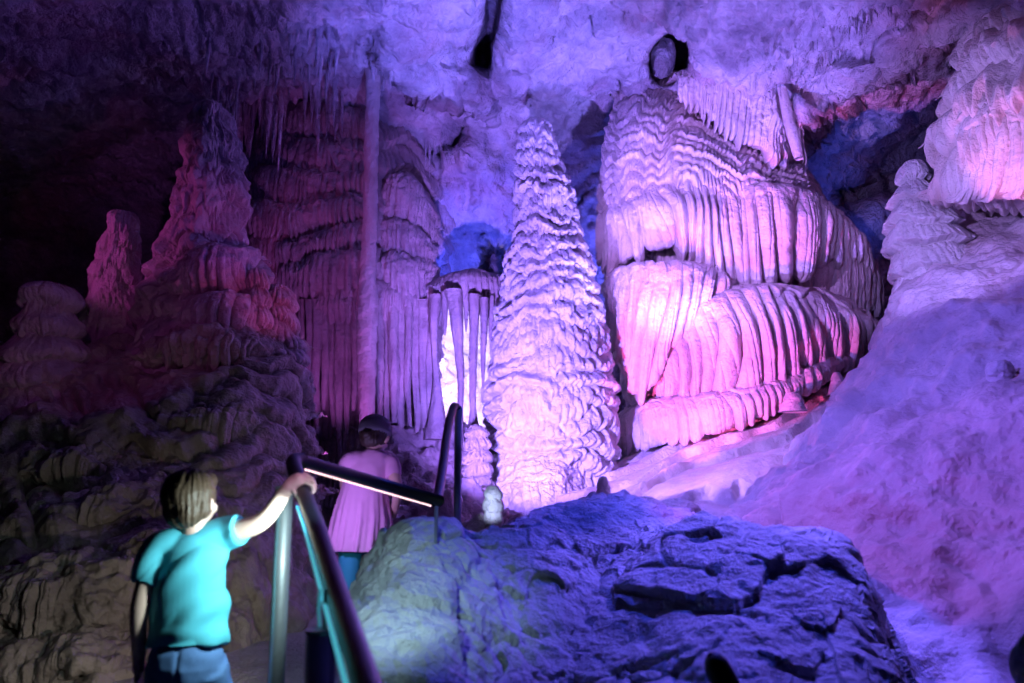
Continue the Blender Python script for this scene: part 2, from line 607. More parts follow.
# rock plugged in the roof hole
def rock(name, c, rx, ry, rz, mat, seed, cuts=14, n=60, rot=0, rough=.06):
    th = np.linspace(0, 2 * math.pi, n * 2, endpoint=False)
    ph = np.linspace(.02, math.pi - .02, n)
    T, Ph = np.meshgrid(th, ph)
    d = np.stack([np.cos(T) * np.sin(Ph), np.sin(T) * np.sin(Ph), np.cos(Ph)], -1)
    r = np.ones(T.shape)
    rg = np.random.RandomState(seed)
    for k in range(cuts):
        nrm = rg.normal(size=3)
        nrm /= np.linalg.norm(nrm)
        off = rg.uniform(.68, .92)
        cs = (d * nrm).sum(-1)
        r = np.minimum(r, np.where(cs > .05, off / np.maximum(cs, .05), 9))
    r = r + rough * fbm(d * 2.2, 4, seed) + rough * .4 * ridged(d * 5, 3, seed + 2)
    G = d * r[..., None] * np.array([rx, ry, rz])
    a = math.radians(rot)
    R = np.array([[math.cos(a), 0, math.sin(a)], [0, 1, 0], [-math.sin(a), 0, math.cos(a)]])
    G = G @ R.T + np.asarray(c)
    return grid_obj(name, G, mat, None, wrap=True, cap=True)


o = rock('wedged_rock', P(663, 57, 10.95), .19, .22, .32, M_BOUL, 4, rot=14, n=50)
tag(o, 'dark oval rock wedged in the hole high in the ceiling', 'rock')

# ================================================================== pale stalagmite (middle)
o = revolve('stalagmite', [(116, 533, 541), (124, 525, 548), (140, 522, 553), (160, 521, 558), (180, 520, 565), (205, 519, 572),
                          (235, 517, 577), (258, 510, 586), (285, 505, 594), (310, 500, 599), (335, 497, 604), (365, 493, 608),
                          (400, 490, 612), (432, 489, 614), (455, 489, 612), (480, 492, 606), (505, 494, 602), (535, 498, 600)],
            10.0, M_STAL, tiers=22, tamp=.13, nfl=80, flamp=.012, lump=.03, seed=4, tierwarp=.85, rnd=True, beads=.085, bw=.062, bh=.11)
tag(o, 'tall pale tiered stalagmite like a stacked wedding cake in the middle of the cave', 'stalagmite')
ob = curtain('apron', [(488, 478, 9.6), (515, 468, 9.2), (545, 470, 9.0), (570, 478, 9.1), (588, 492, 9.5)],
             [(482, 560, 8.3), (505, 560, 8.0), (535, 560, 7.9), (560, 558, 8.1), (580, 550, 8.8)], M_STAL, o, n=14, amp=.03, rag=.05,
             back=(26, .9), bulge=.05, seed=9, lump=.06)

# ================================================================== great flowstone cascade (right of middle)
root = empty('flowstone_cascade', P(730, 440, 10.8))
tag(root, 'huge pink flowstone cascade with fluted curtains in stacked shelves', 'flowstone')
# core body
core = [[(625, 60, 11.6), (680, 75, 11.2), (740, 110, 11.1), (800, 165, 11.6), (815, 190, 12.3)],
        [(608, 150, 11.6), (660, 130, 10.9), (740, 160, 10.8), (815, 200, 11.3), (850, 240, 12.3)],
        [(604, 250, 11.6), (660, 240, 11.0), (740, 250, 10.9), (830, 260, 11.4), (872, 290, 12.3)],
        [(615, 340, 11.6), (670, 330, 11.0), (740, 330, 10.9), (830, 320, 11.3), (876, 330, 12.2)],
        [(632, 440, 11.4), (680, 440, 10.9), (740, 430, 10.7), (820, 400, 11.0), (872, 370, 11.8)],
        [(632, 520, 11.0), (680, 520, 10.7), (740, 510, 10.6), (820, 480, 10.9), (872, 450, 11.6)]]
G, u, v = loft(core, 420, 420)
Nn = facing(G, normals(G))
r1, k1 = flute(u, v, 42, 3)
q, kk = saw(v * 15 + 1.3 * n2(u * 4, v * 4, 3) + .5 * n2(u * 15, v * 6, 4))
G = G + Nn * (.05 * q + .05 * (r1 - .5) * sstep(.2, .4, v) + .05 * fbm(G * 2.5, 4, 3))[..., None]
body = grid_obj('body', G, M_PALE, root)

# sloping top with overlapping thin scales
def scales(name, rows, mat, parent, nsc, amp, seed, nu=420, nv=300, fl=.02, nf=60, w1=1.2, w2=.5):
    G, u, v = loft(rows, nu, nv)
    N = facing(G, normals(G))
    q, k = bead(v * nsc + w1 * n2(u * 3, v * 2, seed) + w2 * n2(u * 11, v * 4, seed + 1) + .6 * n2(u * 22, v * 7, seed + 5) + .2 * n2(u * 40, v * 10, seed + 2))
    r, kk = flute(u, v, nf, seed + 4)
    d = amp * q * (.4 + hsh(k, seed)) + fl * (r - .4) * (.3 + q) * (.5 + hsh(kk + 3 * k, 2)) + .03 * fbm(G * 3, 4, seed)
    G = G + N * d[..., None]
    return grid_obj(name, G, mat, parent)


scales('cap', [[(628, 70, 11.5), (645, 72, 11.3), (690, 100, 11.1), (745, 135, 11.0), (802, 160, 11.1)],
               [(618, 98, 11.2), (645, 100, 10.8), (690, 118, 10.6), (745, 150, 10.55), (806, 178, 10.65)],
               [(606, 140, 11.0), (640, 130, 10.45), (690, 140, 10.25), (745, 168, 10.25), (806, 190, 10.45)],
               [(602, 180, 10.9), (640, 172, 10.3), (690, 172, 10.1), (745, 186, 10.15), (806, 198, 10.35)],
               [(601, 215, 10.95), (640, 205, 10.35), (690, 200, 10.15), (745, 200, 10.2), (805, 206, 10.45)],
               [(603, 228, 11.3), (640, 222, 10.8), (690, 214, 10.7), (745, 212, 10.8), (803, 210, 11.0)]],
       M_PALE, root, 19, .05, 12, fl=.03, nf=44, w1=2.4, w2=1.5)

curtain('curtain_tier', [(602, 205, 10.9), (622, 196, 10.5), (650, 190, 10.2), (690, 184, 10.05), (730, 186, 10.1), (775, 196, 10.35), (812, 205, 10.8)],
        [(603, 258, 11.0), (622, 262, 10.6), (650, 244, 10.3), (690, 246, 10.2), (715, 280, 10.15), (750, 292, 10.2), (785, 268, 10.5), (815, 250, 11.0)],
        M_PALE, root, n=19, amp=.125, rag=.26, back=(16, .7), bulge=.10, seed=2, steps=2)
curtain('curtain_tier', [(722, 200, 10.35), (745, 190, 10.05), (780, 186, 10.0), (815, 196, 10.2), (845, 215, 10.6), (862, 238, 11.2)],
        [(725, 296, 10.45), (745, 298, 10.2), (780, 272, 10.2), (815, 258, 10.4), (845, 256, 10.8), (864, 262, 11.3)],
        M_PALE, root, n=13, amp=.12, rag=.2, back=(12, .7), bulge=.08, seed=3, steps=1)
curtain('curtain_tier', [(770, 262, 10.7), (800, 248, 10.55), (835, 242, 10.75), (865, 250, 11.2), (878, 262, 11.7)],
        [(768, 286, 10.9), (800, 300, 10.75), (835, 304, 10.9), (865, 308, 11.3), (880, 310, 11.8)],
        M_PALE, root, n=12, amp=.06, rag=.12, back=(8, .7), bulge=.06, seed=4)
curtain('curtain_tier', [(606, 296, 10.7), (613, 278, 10.25), (640, 268, 9.85), (675, 266, 9.7), (705, 268, 9.8), (728, 274, 10.1), (742, 282, 10.6)],
        [(612, 322, 10.8), (618, 348, 10.35), (640, 396, 10.05), (668, 352, 9.85), (705, 312, 9.95), (728, 300, 10.2), (744, 294, 10.6)],
        M_PALE, root, n=15, amp=.115, rag=.22, back=(14, .9), bulge=.10, seed=5, steps=1)
curtain('curtain_tier', [(610, 338, 11.1), (618, 328, 10.7), (632, 330, 10.5), (648, 345, 10.6), (660, 360, 10.9)],
        [(622, 368, 11.2), (630, 395, 10.8), (640, 412, 10.6), (652, 405, 10.7), (662, 398, 11.0)],
        M_PALE, root, n=7, amp=.08, rag=.12, back=(10, .6), bulge=.06, seed=6)
curtain('curtain_tier', [(648, 372, 10.6), (655, 350, 10.2), (680, 322, 9.85), (715, 304, 9.65), (760, 296, 9.6), (810, 298, 9.75), (850, 308, 10.2), (878, 325, 10.9)],
        [(648, 398, 10.7), (660, 404, 10.3), (685, 402, 9.95), (715, 398, 9.75), (755, 394, 9.7), (800, 382, 9.85), (845, 360, 10.3), (876, 345, 11.0)],
        M_PALE, root, n=20, amp=.13, rag=.28, back=(22, .9), bulge=.16, seed=7, steps=2, stepamp=.04, shoulder=.35)
curtain('curtain_tier', [(618, 432, 10.5), (640, 414, 10.1), (680, 402, 9.75), (730, 396, 9.5), (780, 384, 9.5), (825, 366, 9.7), (852, 348, 10.3)],
        [(620, 446, 10.6), (640, 448, 10.2), (680, 440, 9.85), (730, 428, 9.6), (780, 405, 9.6), (825, 380, 9.8), (854, 358, 10.4)],
        M_PALE, root, n=26, amp=.05, rag=.10, back=(14, .8), bulge=.07, seed=8, steps=2, stepamp=.03)

# ================================================================== pale apron floor between the formations
G, u, v = loft([[(590, 480, 10.6), (650, 450, 10.6), (740, 422, 10.7), (810, 392, 11.0), (880, 345, 11.4)],
                [(575, 498, 9.4), (640, 480, 9.2), (720, 455, 9.2), (800, 425, 9.4), (870, 385, 9.6)],
                [(535, 522, 8.2), (620, 506, 7.9), (710, 488, 7.8), (790, 462, 8.1), (860, 425, 8.5)],
                [(520, 550, 6.9), (620, 545, 6.6), (720, 535, 6.5), (800, 520, 6.9), (860, 490, 7.4)],
                [(510, 600, 6.2), (620, 600, 5.9), (720, 600, 5.9), (800, 590, 6.2), (860, 560, 6.8)]], 400, 300)
Nn = facing(G, normals(G))
q, k = saw(v * 4.2 + 1.2 * n2(u * 3, v * 2, 31) + .3 * n2(u * 12, v * 5, 32) + u * 1.3, .07)
G = G + Nn * (.11 * q + .05 * fbm(G * 1.5, 3, 6) + .012 * fbm(G * 9, 3, 7))[..., None]
o = grid_obj('flowstone_apron', G, M_PALE)
tag(o, 'smooth pale flowstone sheet sloping from the pink cascade toward the front boulder', 'flowstone')

# ================================================================== right hand slope
G, u, v = loft([[(915, 275, 10.6), (935, 215, 10.4), (965, 200, 10.2), (1024, 180, 9.6), (1190, 140, 8.5)],
                [(903, 300, 9.6), (925, 236, 9.3), (960, 214, 9.1), (1024, 196, 8.7), (1200, 160, 7.9)],
                [(882, 335, 9.0), (915, 275, 8.5), (960, 250, 8.2), (1030, 230, 7.8), (1210, 205, 7.2)],
                [(846, 395, 8.3), (890, 345, 7.5), (950, 322, 7.0), (1030, 310, 6.6), (1230, 300, 5.9)],
                [(800, 448, 7.7), (850, 430, 6.6), (930, 420, 6.0), (1030, 410, 5.5), (1250, 400, 4.9)],
                [(738, 502, 7.1), (812, 505, 6.0), (905, 510, 5.3), (1030, 508, 4.8), (1260, 500, 4.2)],
                [(690, 560, 6.5), (792, 580, 5.5), (885, 600, 4.8), (1030, 612, 4.2), (1270, 610, 3.6)],
                [(660, 660, 5.8), (785, 690, 4.9), (885, 730, 4.2), (1030, 770, 3.4), (1280, 760, 2.9)]], 620, 640)
Nn = facing(G, normals(G))
f1, f2 = worley(G * np.array([5.5, 5.5, 8]) + .4 * fbm(G * 4, 2, 4)[..., None], 5)
big = fbm(G * .7, 3, 21)
d = .16 * big + .10 * fbm(G * 1.7, 3, 27) + .02 * (.6 - f1) + .028 * fbm(G * 5, 4, 22)
run = perlin(np.stack([u * 16 + 1.5 * n2(u * 3, v * 3, 9), v * 2.2 + 0 * u, 0 * u + 0 * v], -1), 8)
d = d + .035 * run * sstep(.1, .3, v)
# shallow ledges low on the left flank
q, k = saw(v * 7 + 2 * n2(u * 2.2, v * 2, 71) + .3 * n2(u * 9, v * 4, 72), .08)
d = d + .05 * q * (1 - sstep(.35, .7, u)) * sstep(.45, .7, v)
G = G + Nn * d[..., None]
o = grid_obj('flowstone_slope', G, M_SLOPE)
tag(o, 'broad smooth purple and blue flowstone slope filling the right side', 'flowstone')

o = revolve('stalagmite', [(160, 906, 920), (168, 901, 925), (182, 899, 928), (196, 896, 938), (210, 893, 946), (224, 890, 954), (238, 889, 962), (252, 892, 968), (270, 896, 972), (300, 900, 980)], 8.75,
            M_STAL, tiers=6, tamp=.13, nfl=30, flamp=.012, lump=.015, seed=14, tierwarp=.3, beads=.03, bw=.05, bh=.08, drop=.2)
tag(o, 'short stepped pale stalagmite on the crest of the right-hand slope', 'stalagmite')

# flowstone bulge at the upper right
root = empty('flowstone_bulge', P(1000, 150, 7.6))
tag(root, 'pink overhanging flowstone bulge at the upper right edge', 'flowstone')
scales('body', [[(985, 28, 8.6), (1010, -40, 8.2), (1060, -110, 7.6), (1150, -160, 7.0)],
                [(968, 62, 8.4), (1000, 10, 7.8), (1060, -30, 7.2), (1160, -60, 6.6)],
                [(955, 100, 8.2), (990, 62, 7.6), (1050, 30, 7.0), (1170, 10, 6.4)],
                [(943, 150, 8.1), (975, 125, 7.5), (1040, 95, 6.95), (1180, 75, 6.3)],
                [(938, 182, 8.1), (970, 172, 7.6), (1040, 150, 7.1), (1190, 135, 6.4)],
                [(940, 196, 8.4), (975, 200, 8.0), (1040, 196, 7.6), (1190, 190, 7.0)],
                [(960, 190, 9.2), (985, 196, 8.8), (1040, 192, 8.4), (1190, 185, 7.8)]],
       M_PALE, root, 8, .12, 41, nu=420, nv=420, fl=.05, nf=22, w1=.9)
curtain('curtain_tier', [(945, 140, 8.0), (965, 122, 7.55), (1000, 108, 7.15), (1060, 92, 6.8), (1150, 80, 6.4)],
        [(940, 186, 8.1), (962, 192, 7.65), (1000, 190, 7.3), (1060, 184, 6.95), (1150, 176, 6.5)], M_PALE, root, n=20, amp=.04, rag=.08,
        back=(16, .5), bulge=.08, seed=12, steps=3, stepamp=.06, tuck=.6)
curtain('curtain_tier', [(962, 92, 8.0), (985, 66, 7.6), (1015, 48, 7.2), (1070, 30, 6.8), (1150, 15, 6.4)],
        [(952, 128, 8.1), (980, 112, 7.7), (1015, 98, 7.3), (1070, 82, 6.9), (1150, 70, 6.5)], M_PALE, root, n=17, amp=.06, rag=.08,
        back=(16, .5), bulge=.07, seed=13, steps=2, tuck=.4)
curtain('curtain_tier', [(975, 48, 8.1), (998, 18, 7.7), (1025, -2, 7.3), (1080, -25, 6.8)],
        [(966, 80, 8.2), (992, 56, 7.8), (1022, 38, 7.4), (1080, 18, 6.9)], M_PALE, root, n=12, amp=.06, rag=.08,
        back=(16, .5), bulge=.07, seed=14, steps=1, tuck=.4)

# ================================================================== front boulders
def boulder(name, rows, seed, nu=560, nv=420, strat=(.35, .5, 1.0), amp=1.0):
    G, u, v = loft(rows, nu, nv)
    N = facing(G, normals(G))
    s = np.array(strat)
    w = G + .25 * fbm(G * 1.2, 3, seed)[..., None]
    f1, f2 = worley(w * np.array([1.5, 1.5, 2.6]) @ rotm, seed)
    cellh = np.sin(f1 * 4)
    ph = (w * s).sum(-1) * 4.2 + .8 * fbm(G * 1.4, 3, seed + 2)
    q, k = saw(ph, .2)
    t1, g1 = facets(w * np.array([1.3, 1.3, 2.2]) @ rotm, seed, .05)
    t2, g2 = facets((G + .08 * fbm(G * 3, 3, seed + 7)[..., None]) * np.array([3.4, 3.4, 5.2]) @ rotm, seed + 3, .07)
    d = amp * (.06 * fbm(G * 1.1, 3, seed) + .055 * t1 - .02 * g1 * sstep(-.3, .3, fbm(G * .9, 2, seed + 8)) + .028 * t2 - .016 * g2 * sstep(-.2, .3, fbm(G * 1.3, 2, seed + 4))
               + .035 * q * (.3 + hsh(k, seed)) + .022 * ridged(G * 3.2, 4, seed + 3) + .010 * fbm(G * 12, 4, seed + 6) + .05 * np.abs(perlin(w @ rotm * np.array([.8, 1.2, 4.0]), seed + 9)))
    G = G + N * d[..., None]
    return grid_obj(name, G, M_BOUL)


_a = math.radians(35)
rotm = np.array([[math.cos(_a), 0, math.sin(_a)], [0, 1, 0], [-math.sin(_a), 0, math.cos(_a)]])
o = boulder('boulder', [[(352, 640, 4.5), (372, 590, 4.6), (400, 552, 4.7), (440, 550, 4.8), (490, 560, 5.2), (540, 535, 5.7), (600, 520, 6.1), (660, 530, 6.2), (720, 545, 6.0)],
                        [(348, 605, 3.6), (370, 560, 3.8), (400, 532, 3.92), (430, 528, 3.95), (482, 546, 4.25), (530, 522, 4.75), (580, 505, 5.1), (625, 503, 5.3), (690, 515, 5.2)],
                        [(346, 628, 3.35), (374, 592, 3.5), (410, 563, 3.6), (450, 562, 3.7), (500, 566, 4.05), (550, 550, 4.4), (600, 538, 4.65), (650, 535, 4.7), (715, 545, 4.6)],
                        [(348, 660, 3.1), (386, 632, 3.18), (425, 617, 3.27), (470, 612, 3.45), (520, 610, 3.75), (570, 602, 4.0), (620, 593, 4.2), (670, 585, 4.2), (735, 590, 4.1)],
                        [(352, 720, 2.8), (395, 710, 2.82), (440, 700, 2.9), (490, 700, 3.05), (540, 695, 3.25), (600, 690, 3.45), (650, 690, 3.6), (700, 690, 3.6), (760, 690, 3.6)],
                        [(360, 860, 2.4), (410, 860, 2.42), (460, 860, 2.5), (510, 860, 2.65), (560, 860, 2.8), (620, 860, 2.95), (670, 860, 3.0), (720, 860, 3.0), (780, 860, 3.0)]], 6, amp=.9)
tag(o, 'large craggy boulder in front, its left flank lit pale green by the handrail lamps', 'boulder')
o = boulder('boulder', [[(640, 575, 5.6), (680, 550, 5.7), (730, 550, 5.6), (790, 560, 5.4), (830, 565, 5.2), (846, 590, 5.0), (880, 640, 4.6), (920, 720, 4.2)],
                        [(600, 600, 4.35), (655, 545, 4.75), (700, 526, 4.75), (770, 534, 4.6), (830, 540, 4.5), (846, 562, 4.25), (872, 615, 3.85), (908, 695, 3.4)],
                        [(592, 620, 3.9), (650, 570, 4.1), (705, 545, 4.15), (765, 550, 4.05), (820, 560, 3.95), (848, 590, 3.75), (875, 640, 3.45), (910, 720, 3.1)],
                        [(580, 670, 3.55), (640, 625, 3.65), (700, 600, 3.65), (760, 600, 3.6), (810, 610, 3.5), (845, 640, 3.3), (872, 690, 3.05), (905, 760, 2.8)],
                        [(575, 740, 3.2), (640, 700, 3.15), (700, 680, 3.1), (760, 680, 3.05), (810, 690, 3.0), (845, 715, 2.85), (872, 760, 2.7), (905, 820, 2.5)],
                        [(580, 880, 2.7), (640, 860, 2.6), (700, 860, 2.55), (760, 860, 2.5), (810, 860, 2.5), (845, 880, 2.45), (872, 900, 2.4), (905, 920, 2.3)]], 17, amp=.75)
tag(o, 'deep blue lit craggy boulder at the bottom, right of the pale green boulder', 'boulder')
o = rock('rock', P(676, 513, 6.0), .17, .16, .1, M_BOUL, 9, n=36)
tag(o, 'small dark rock on the top edge of the front boulders', 'rock')

# ================================================================== left flowstone mound with its stalagmites
LM = [[(-160, 330, 9.5), (-40, 350, 9.2), (60, 345, 9.0), (140, 335, 8.9), (215, 325, 8.8), (270, 330, 9.0), (296, 345, 9.6)],
      [(-160, 370, 8.3), (-40, 385, 8.1), (60, 380, 7.9), (140, 370, 7.8), (215, 360, 7.8), (275, 362, 8.1), (302, 380, 8.9)],
      [(-160, 440, 7.2), (-40, 450, 6.9), (60, 445, 6.8), (140, 435, 6.8), (215, 425, 6.9), (278, 425, 7.3), (306, 435, 8.2)],
      [(-160, 520, 6.2), (-40, 525, 5.9), (60, 520, 5.8), (140, 510, 5.9), (215, 500, 6.1), (280, 490, 6.6), (312, 490, 7.6)],
      [(-160, 600, 5.4), (-40, 605, 5.2), (60, 600, 5.1), (140, 595, 5.2), (215, 585, 5.5), (285, 570, 6.0), (318, 560, 7.0)],
      [(-160, 680, 4.9), (-40, 690, 4.75), (60, 690, 4.7), (140, 680, 4.8), (215, 670, 5.1), (290, 650, 5.6), (325, 640, 6.5)],
      [(-160, 820, 4.4), (-40, 840, 4.2), (60, 840, 4.2), (140, 820, 4.4), (215, 800, 4.6), (290, 780, 5.1), (330, 760, 6.0)]]
root = empty('flowstone_mound', P(120, 680, 5.0))
tag(root, 'brown wet flowstone mound with dripping ledges behind the child in teal', 'flowstone')
G, u, v = loft(LM, 620, 560)
Nn = facing(G, normals(G))
q, k = bead(v * 10 + 2.2 * n2(u * 4, v * 2.5, 51) + 1.0 * n2(u * 11, v * 5, 52) + .25 * n2(u * 40, v * 10, 53))
r1, k1 = flute(u, v, 40, 33, 1.6, .5, 9)
f1, f2 = worley(G * 7, 3)
d = .10 * q * (.3 + 1.0 * hsh(k, 5)) + .008 * (r1 - .4) * sstep(.35, .85, v * 11 - np.floor(v * 11) + q) * (.4 + hsh(k1 + k * 5, 3)) + .12 * fbm(G * 1.3, 3, 51) + .03 * (.5 - f1) + .03 * fbm(G * 6, 3, 5)
G = G + Nn * d[..., None]
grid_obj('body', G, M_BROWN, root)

ledges = [
    ([(-40, 585, 5.15), (20, 575, 4.95), (80, 570, 4.9), (130, 578, 5.0), (165, 590, 5.2)], [(-40, 640, 5.3), (20, 655, 5.1), (80, 645, 5.05), (130, 640, 5.15), (165, 640, 5.3)], 16, .22),
    ([(95, 555, 5.35), (140, 545, 5.25), (185, 545, 5.3), (230, 550, 5.5), (268, 562, 5.9)], [(95, 590, 5.5), (140, 600, 5.4), (185, 600, 5.45), (230, 600, 5.7), (268, 605, 6.0)], 14, .16),
    ([(60, 505, 5.85), (100, 495, 5.75), (140, 493, 5.8), (180, 500, 5.95)], [(60, 535, 6.0), (100, 545, 5.9), (140, 540, 5.95), (180, 535, 6.1)], 12, .14),
    ([(-30, 470, 6.5), (30, 458, 6.3), (80, 455, 6.25), (125, 460, 6.35)], [(-30, 490, 6.6), (30, 492, 6.45), (80, 490, 6.4), (125, 485, 6.5)], 15, .12),
    ([(150, 425, 6.85), (190, 412, 6.75), (235, 410, 6.85), (272, 418, 7.2), (300, 430, 7.8)], [(150, 450, 7.0), (190, 455, 6.9), (235, 462, 7.0), (272, 470, 7.35), (302, 475, 7.9)], 17, .2),
    ([(135, 350, 7.75), (170, 335, 7.55), (215, 330, 7.5), (255, 338, 7.75), (290, 355, 8.3)], [(135, 368, 7.9), (170, 365, 7.7), (215, 368, 7.65), (255, 378, 7.9), (292, 398, 8.4)], 18, .14),
    ([(-30, 395, 7.8), (10, 378, 7.6), (55, 376, 7.5), (95, 388, 7.6)], [(-30, 410, 7.9), (10, 408, 7.7), (55, 410, 7.65), (95, 412, 7.75)], 14, .1),
    ([(235, 520, 6.1), (262, 505, 6.15), (290, 505, 6.6), (312, 515, 7.2)], [(235, 575, 6.2), (262, 580, 6.25), (290, 585, 6.7), (314, 590, 7.3)], 9, .2),
    ([(215, 455, 6.7), (245, 448, 6.75), (275, 455, 7.1), (302, 470, 7.7)], [(215, 500, 6.8), (245, 505, 6.9), (275, 510, 7.2), (304, 515, 7.8)], 10, .2),
    ([(-40, 655, 4.8), (30, 648, 4.7), (90, 645, 4.7), (140, 650, 4.85)], [(-40, 700, 4.9), (30, 700, 4.8), (90, 695, 4.8), (140, 690, 4.95)], 13, .12),
]
for i, (a, b, n, rg) in enumerate(ledges):
    curtain('drip_ledge', a, b, M_BROWN, root, n=n, amp=.06, rag=rg * 2.4, patch=True, back=(22, 1.1), bulge=.10, seed=20 + i, lump=.06, steps=0, tuck=.5, shoulder=.5)

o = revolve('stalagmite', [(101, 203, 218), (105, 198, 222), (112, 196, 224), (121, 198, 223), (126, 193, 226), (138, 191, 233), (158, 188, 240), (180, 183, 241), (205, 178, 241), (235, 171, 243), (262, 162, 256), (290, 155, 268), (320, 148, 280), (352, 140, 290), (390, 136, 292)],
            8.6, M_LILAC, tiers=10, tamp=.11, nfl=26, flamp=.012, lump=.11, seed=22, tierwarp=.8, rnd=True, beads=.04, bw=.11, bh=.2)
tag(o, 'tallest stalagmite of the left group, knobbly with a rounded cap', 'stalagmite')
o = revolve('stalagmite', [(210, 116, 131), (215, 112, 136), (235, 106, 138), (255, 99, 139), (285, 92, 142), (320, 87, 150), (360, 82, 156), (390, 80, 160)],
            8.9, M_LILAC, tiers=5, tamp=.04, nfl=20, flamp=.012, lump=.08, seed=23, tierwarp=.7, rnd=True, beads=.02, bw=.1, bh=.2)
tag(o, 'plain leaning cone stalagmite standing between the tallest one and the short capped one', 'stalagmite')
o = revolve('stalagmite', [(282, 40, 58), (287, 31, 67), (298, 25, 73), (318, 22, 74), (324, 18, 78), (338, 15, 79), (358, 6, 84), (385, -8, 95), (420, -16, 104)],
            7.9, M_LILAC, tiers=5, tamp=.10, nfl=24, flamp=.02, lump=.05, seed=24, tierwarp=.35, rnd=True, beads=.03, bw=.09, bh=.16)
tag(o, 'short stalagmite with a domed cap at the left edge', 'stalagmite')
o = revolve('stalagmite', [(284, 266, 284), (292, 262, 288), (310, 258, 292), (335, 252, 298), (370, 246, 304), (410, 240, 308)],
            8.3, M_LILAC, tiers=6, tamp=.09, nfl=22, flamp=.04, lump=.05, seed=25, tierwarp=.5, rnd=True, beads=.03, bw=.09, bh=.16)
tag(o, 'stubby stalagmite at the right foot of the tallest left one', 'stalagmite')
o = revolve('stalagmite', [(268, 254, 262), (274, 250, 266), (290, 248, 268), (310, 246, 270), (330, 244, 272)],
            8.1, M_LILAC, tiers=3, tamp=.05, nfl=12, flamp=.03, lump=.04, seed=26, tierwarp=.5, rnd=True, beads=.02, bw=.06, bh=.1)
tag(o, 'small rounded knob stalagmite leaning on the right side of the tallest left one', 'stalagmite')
for i, a in enumerate([
        ([(165, 268, 8.4), (185, 252, 8.0), (215, 245, 7.85), (240, 250, 8.0), (258, 262, 8.4)], [(163, 300, 8.5), (185, 295, 8.1), (215, 298, 8.0), (242, 300, 8.15), (260, 298, 8.5)]),
        ([(150, 318, 8.3), (180, 300, 7.85), (215, 294, 7.7), (248, 300, 7.9), (272, 316, 8.4)], [(148, 338, 8.4), (180, 338, 8.0), (215, 342, 7.85), (250, 350, 8.05), (276, 352, 8.5)])]):
    curtain('drip_ledge', a[0], a[1], M_LILAC, root, n=13, amp=.06, rag=.12, back=(14, .6), bulge=.06, seed=40 + i, lump=.05)

# ================================================================== flowstone wall left of the middle, thin column in front
root = empty('flowstone_wall', P(340, 440, 10.6))
tag(root, 'dim purple flowstone wall of stacked fluted shelves behind the thin column', 'flowstone')
G, u, v = loft([[(240, 90, 12.6), (290, 80, 11.8), (350, 85, 11.6), (400, 110, 11.8), (440, 150, 12.6)],
                [(236, 150, 12.2), (285, 130, 11.4), (350, 130, 11.2), (405, 160, 11.5), (445, 210, 12.4)],
                [(232, 250, 12.0), (285, 240, 11.2), (350, 240, 11.0), (405, 250, 11.3), (446, 260, 12.3)],
                [(240, 330, 12.0), (295, 330, 11.4), (350, 330, 11.3), (405, 320, 11.5), (440, 320, 12.2)],
                [(270, 520, 11.8), (310, 520, 11.6), (350, 520, 11.5), (390, 520, 11.6), (425, 520, 12.0)]], 360, 420)
Nn = facing(G, normals(G))
r1, k1 = flute(u, v, 38, 13)
q, kk = saw(v * 14 + 1.4 * n2(u * 4, v * 4, 13) + .5 * n2(u * 15, v * 6, 14))
G = G + Nn * (.12 * q + .06 * (r1 - .5) + .05 * fbm(G * 2.5, 4, 13))[..., None]
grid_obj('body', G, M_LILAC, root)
FW = [
    ([(262, 122, 11.6), (285, 108, 11.2), (320, 105, 11.0), (366, 112, 11.1)], [(258, 150, 11.7), (285, 142, 11.3), (320, 138, 11.15), (366, 140, 11.2)], 16),
    ([(250, 146, 11.5), (285, 140, 11.1), (325, 144, 10.95), (366, 150, 11.05)], [(246, 172, 11.6), (285, 172, 11.2), (325, 176, 11.1), (366, 172, 11.2)], 18),
    ([(240, 178, 11.5), (265, 168, 11.1), (300, 172, 10.9), (335, 176, 10.85), (368, 172, 11.0)], [(240, 200, 11.6), (265, 202, 11.2), (300, 206, 11.05), (335, 198, 11.0), (368, 192, 11.1)], 24),
    ([(238, 206, 11.4), (265, 202, 11.0), (300, 208, 10.8), (335, 200, 10.75), (368, 194, 10.95)], [(238, 230, 11.5), (265, 236, 11.1), (300, 240, 10.95), (335, 228, 10.9), (368, 220, 11.05)], 26),
    ([(240, 238, 11.4), (270, 240, 11.0), (300, 242, 10.8), (335, 228, 10.7), (368, 222, 10.9)], [(240, 262, 11.5), (270, 268, 11.1), (300, 266, 10.95), (335, 258, 10.85), (368, 252, 11.0)], 26),
    ([(255, 264, 11.3), (285, 266, 10.9), (320, 258, 10.65), (350, 254, 10.65), (380, 252, 10.8)], [(255, 290, 11.4), (285, 294, 11.0), (320, 290, 10.8), (350, 288, 10.8), (380, 284, 10.95)], 24),
    ([(380, 186, 11.2), (395, 178, 10.95), (412, 184, 10.95), (430, 210, 11.3), (440, 232, 11.7)], [(380, 220, 11.3), (395, 224, 11.1), (412, 232, 11.1), (430, 246, 11.4), (442, 256, 11.8)], 13),
    ([(376, 226, 11.1), (395, 222, 10.85), (415, 232, 10.9), (436, 250, 11.3)], [(376, 256, 11.2), (395, 262, 11.0), (415, 268, 11.05), (438, 274, 11.4)], 13),
    ([(374, 258, 11.0), (395, 256, 10.75), (415, 262, 10.8), (438, 274, 11.2)], [(374, 292, 11.1), (395, 296, 10.9), (415, 298, 10.95), (440, 300, 11.3)], 14),
]
for i, (a, b, n) in enumerate(FW):
    curtain('curtain_tier', a, b, M_LILAC, root, n=n, amp=.06, rag=.16, back=(10, .6), bulge=.06, seed=60 + i, steps=1, stepamp=.04, lump=.04)
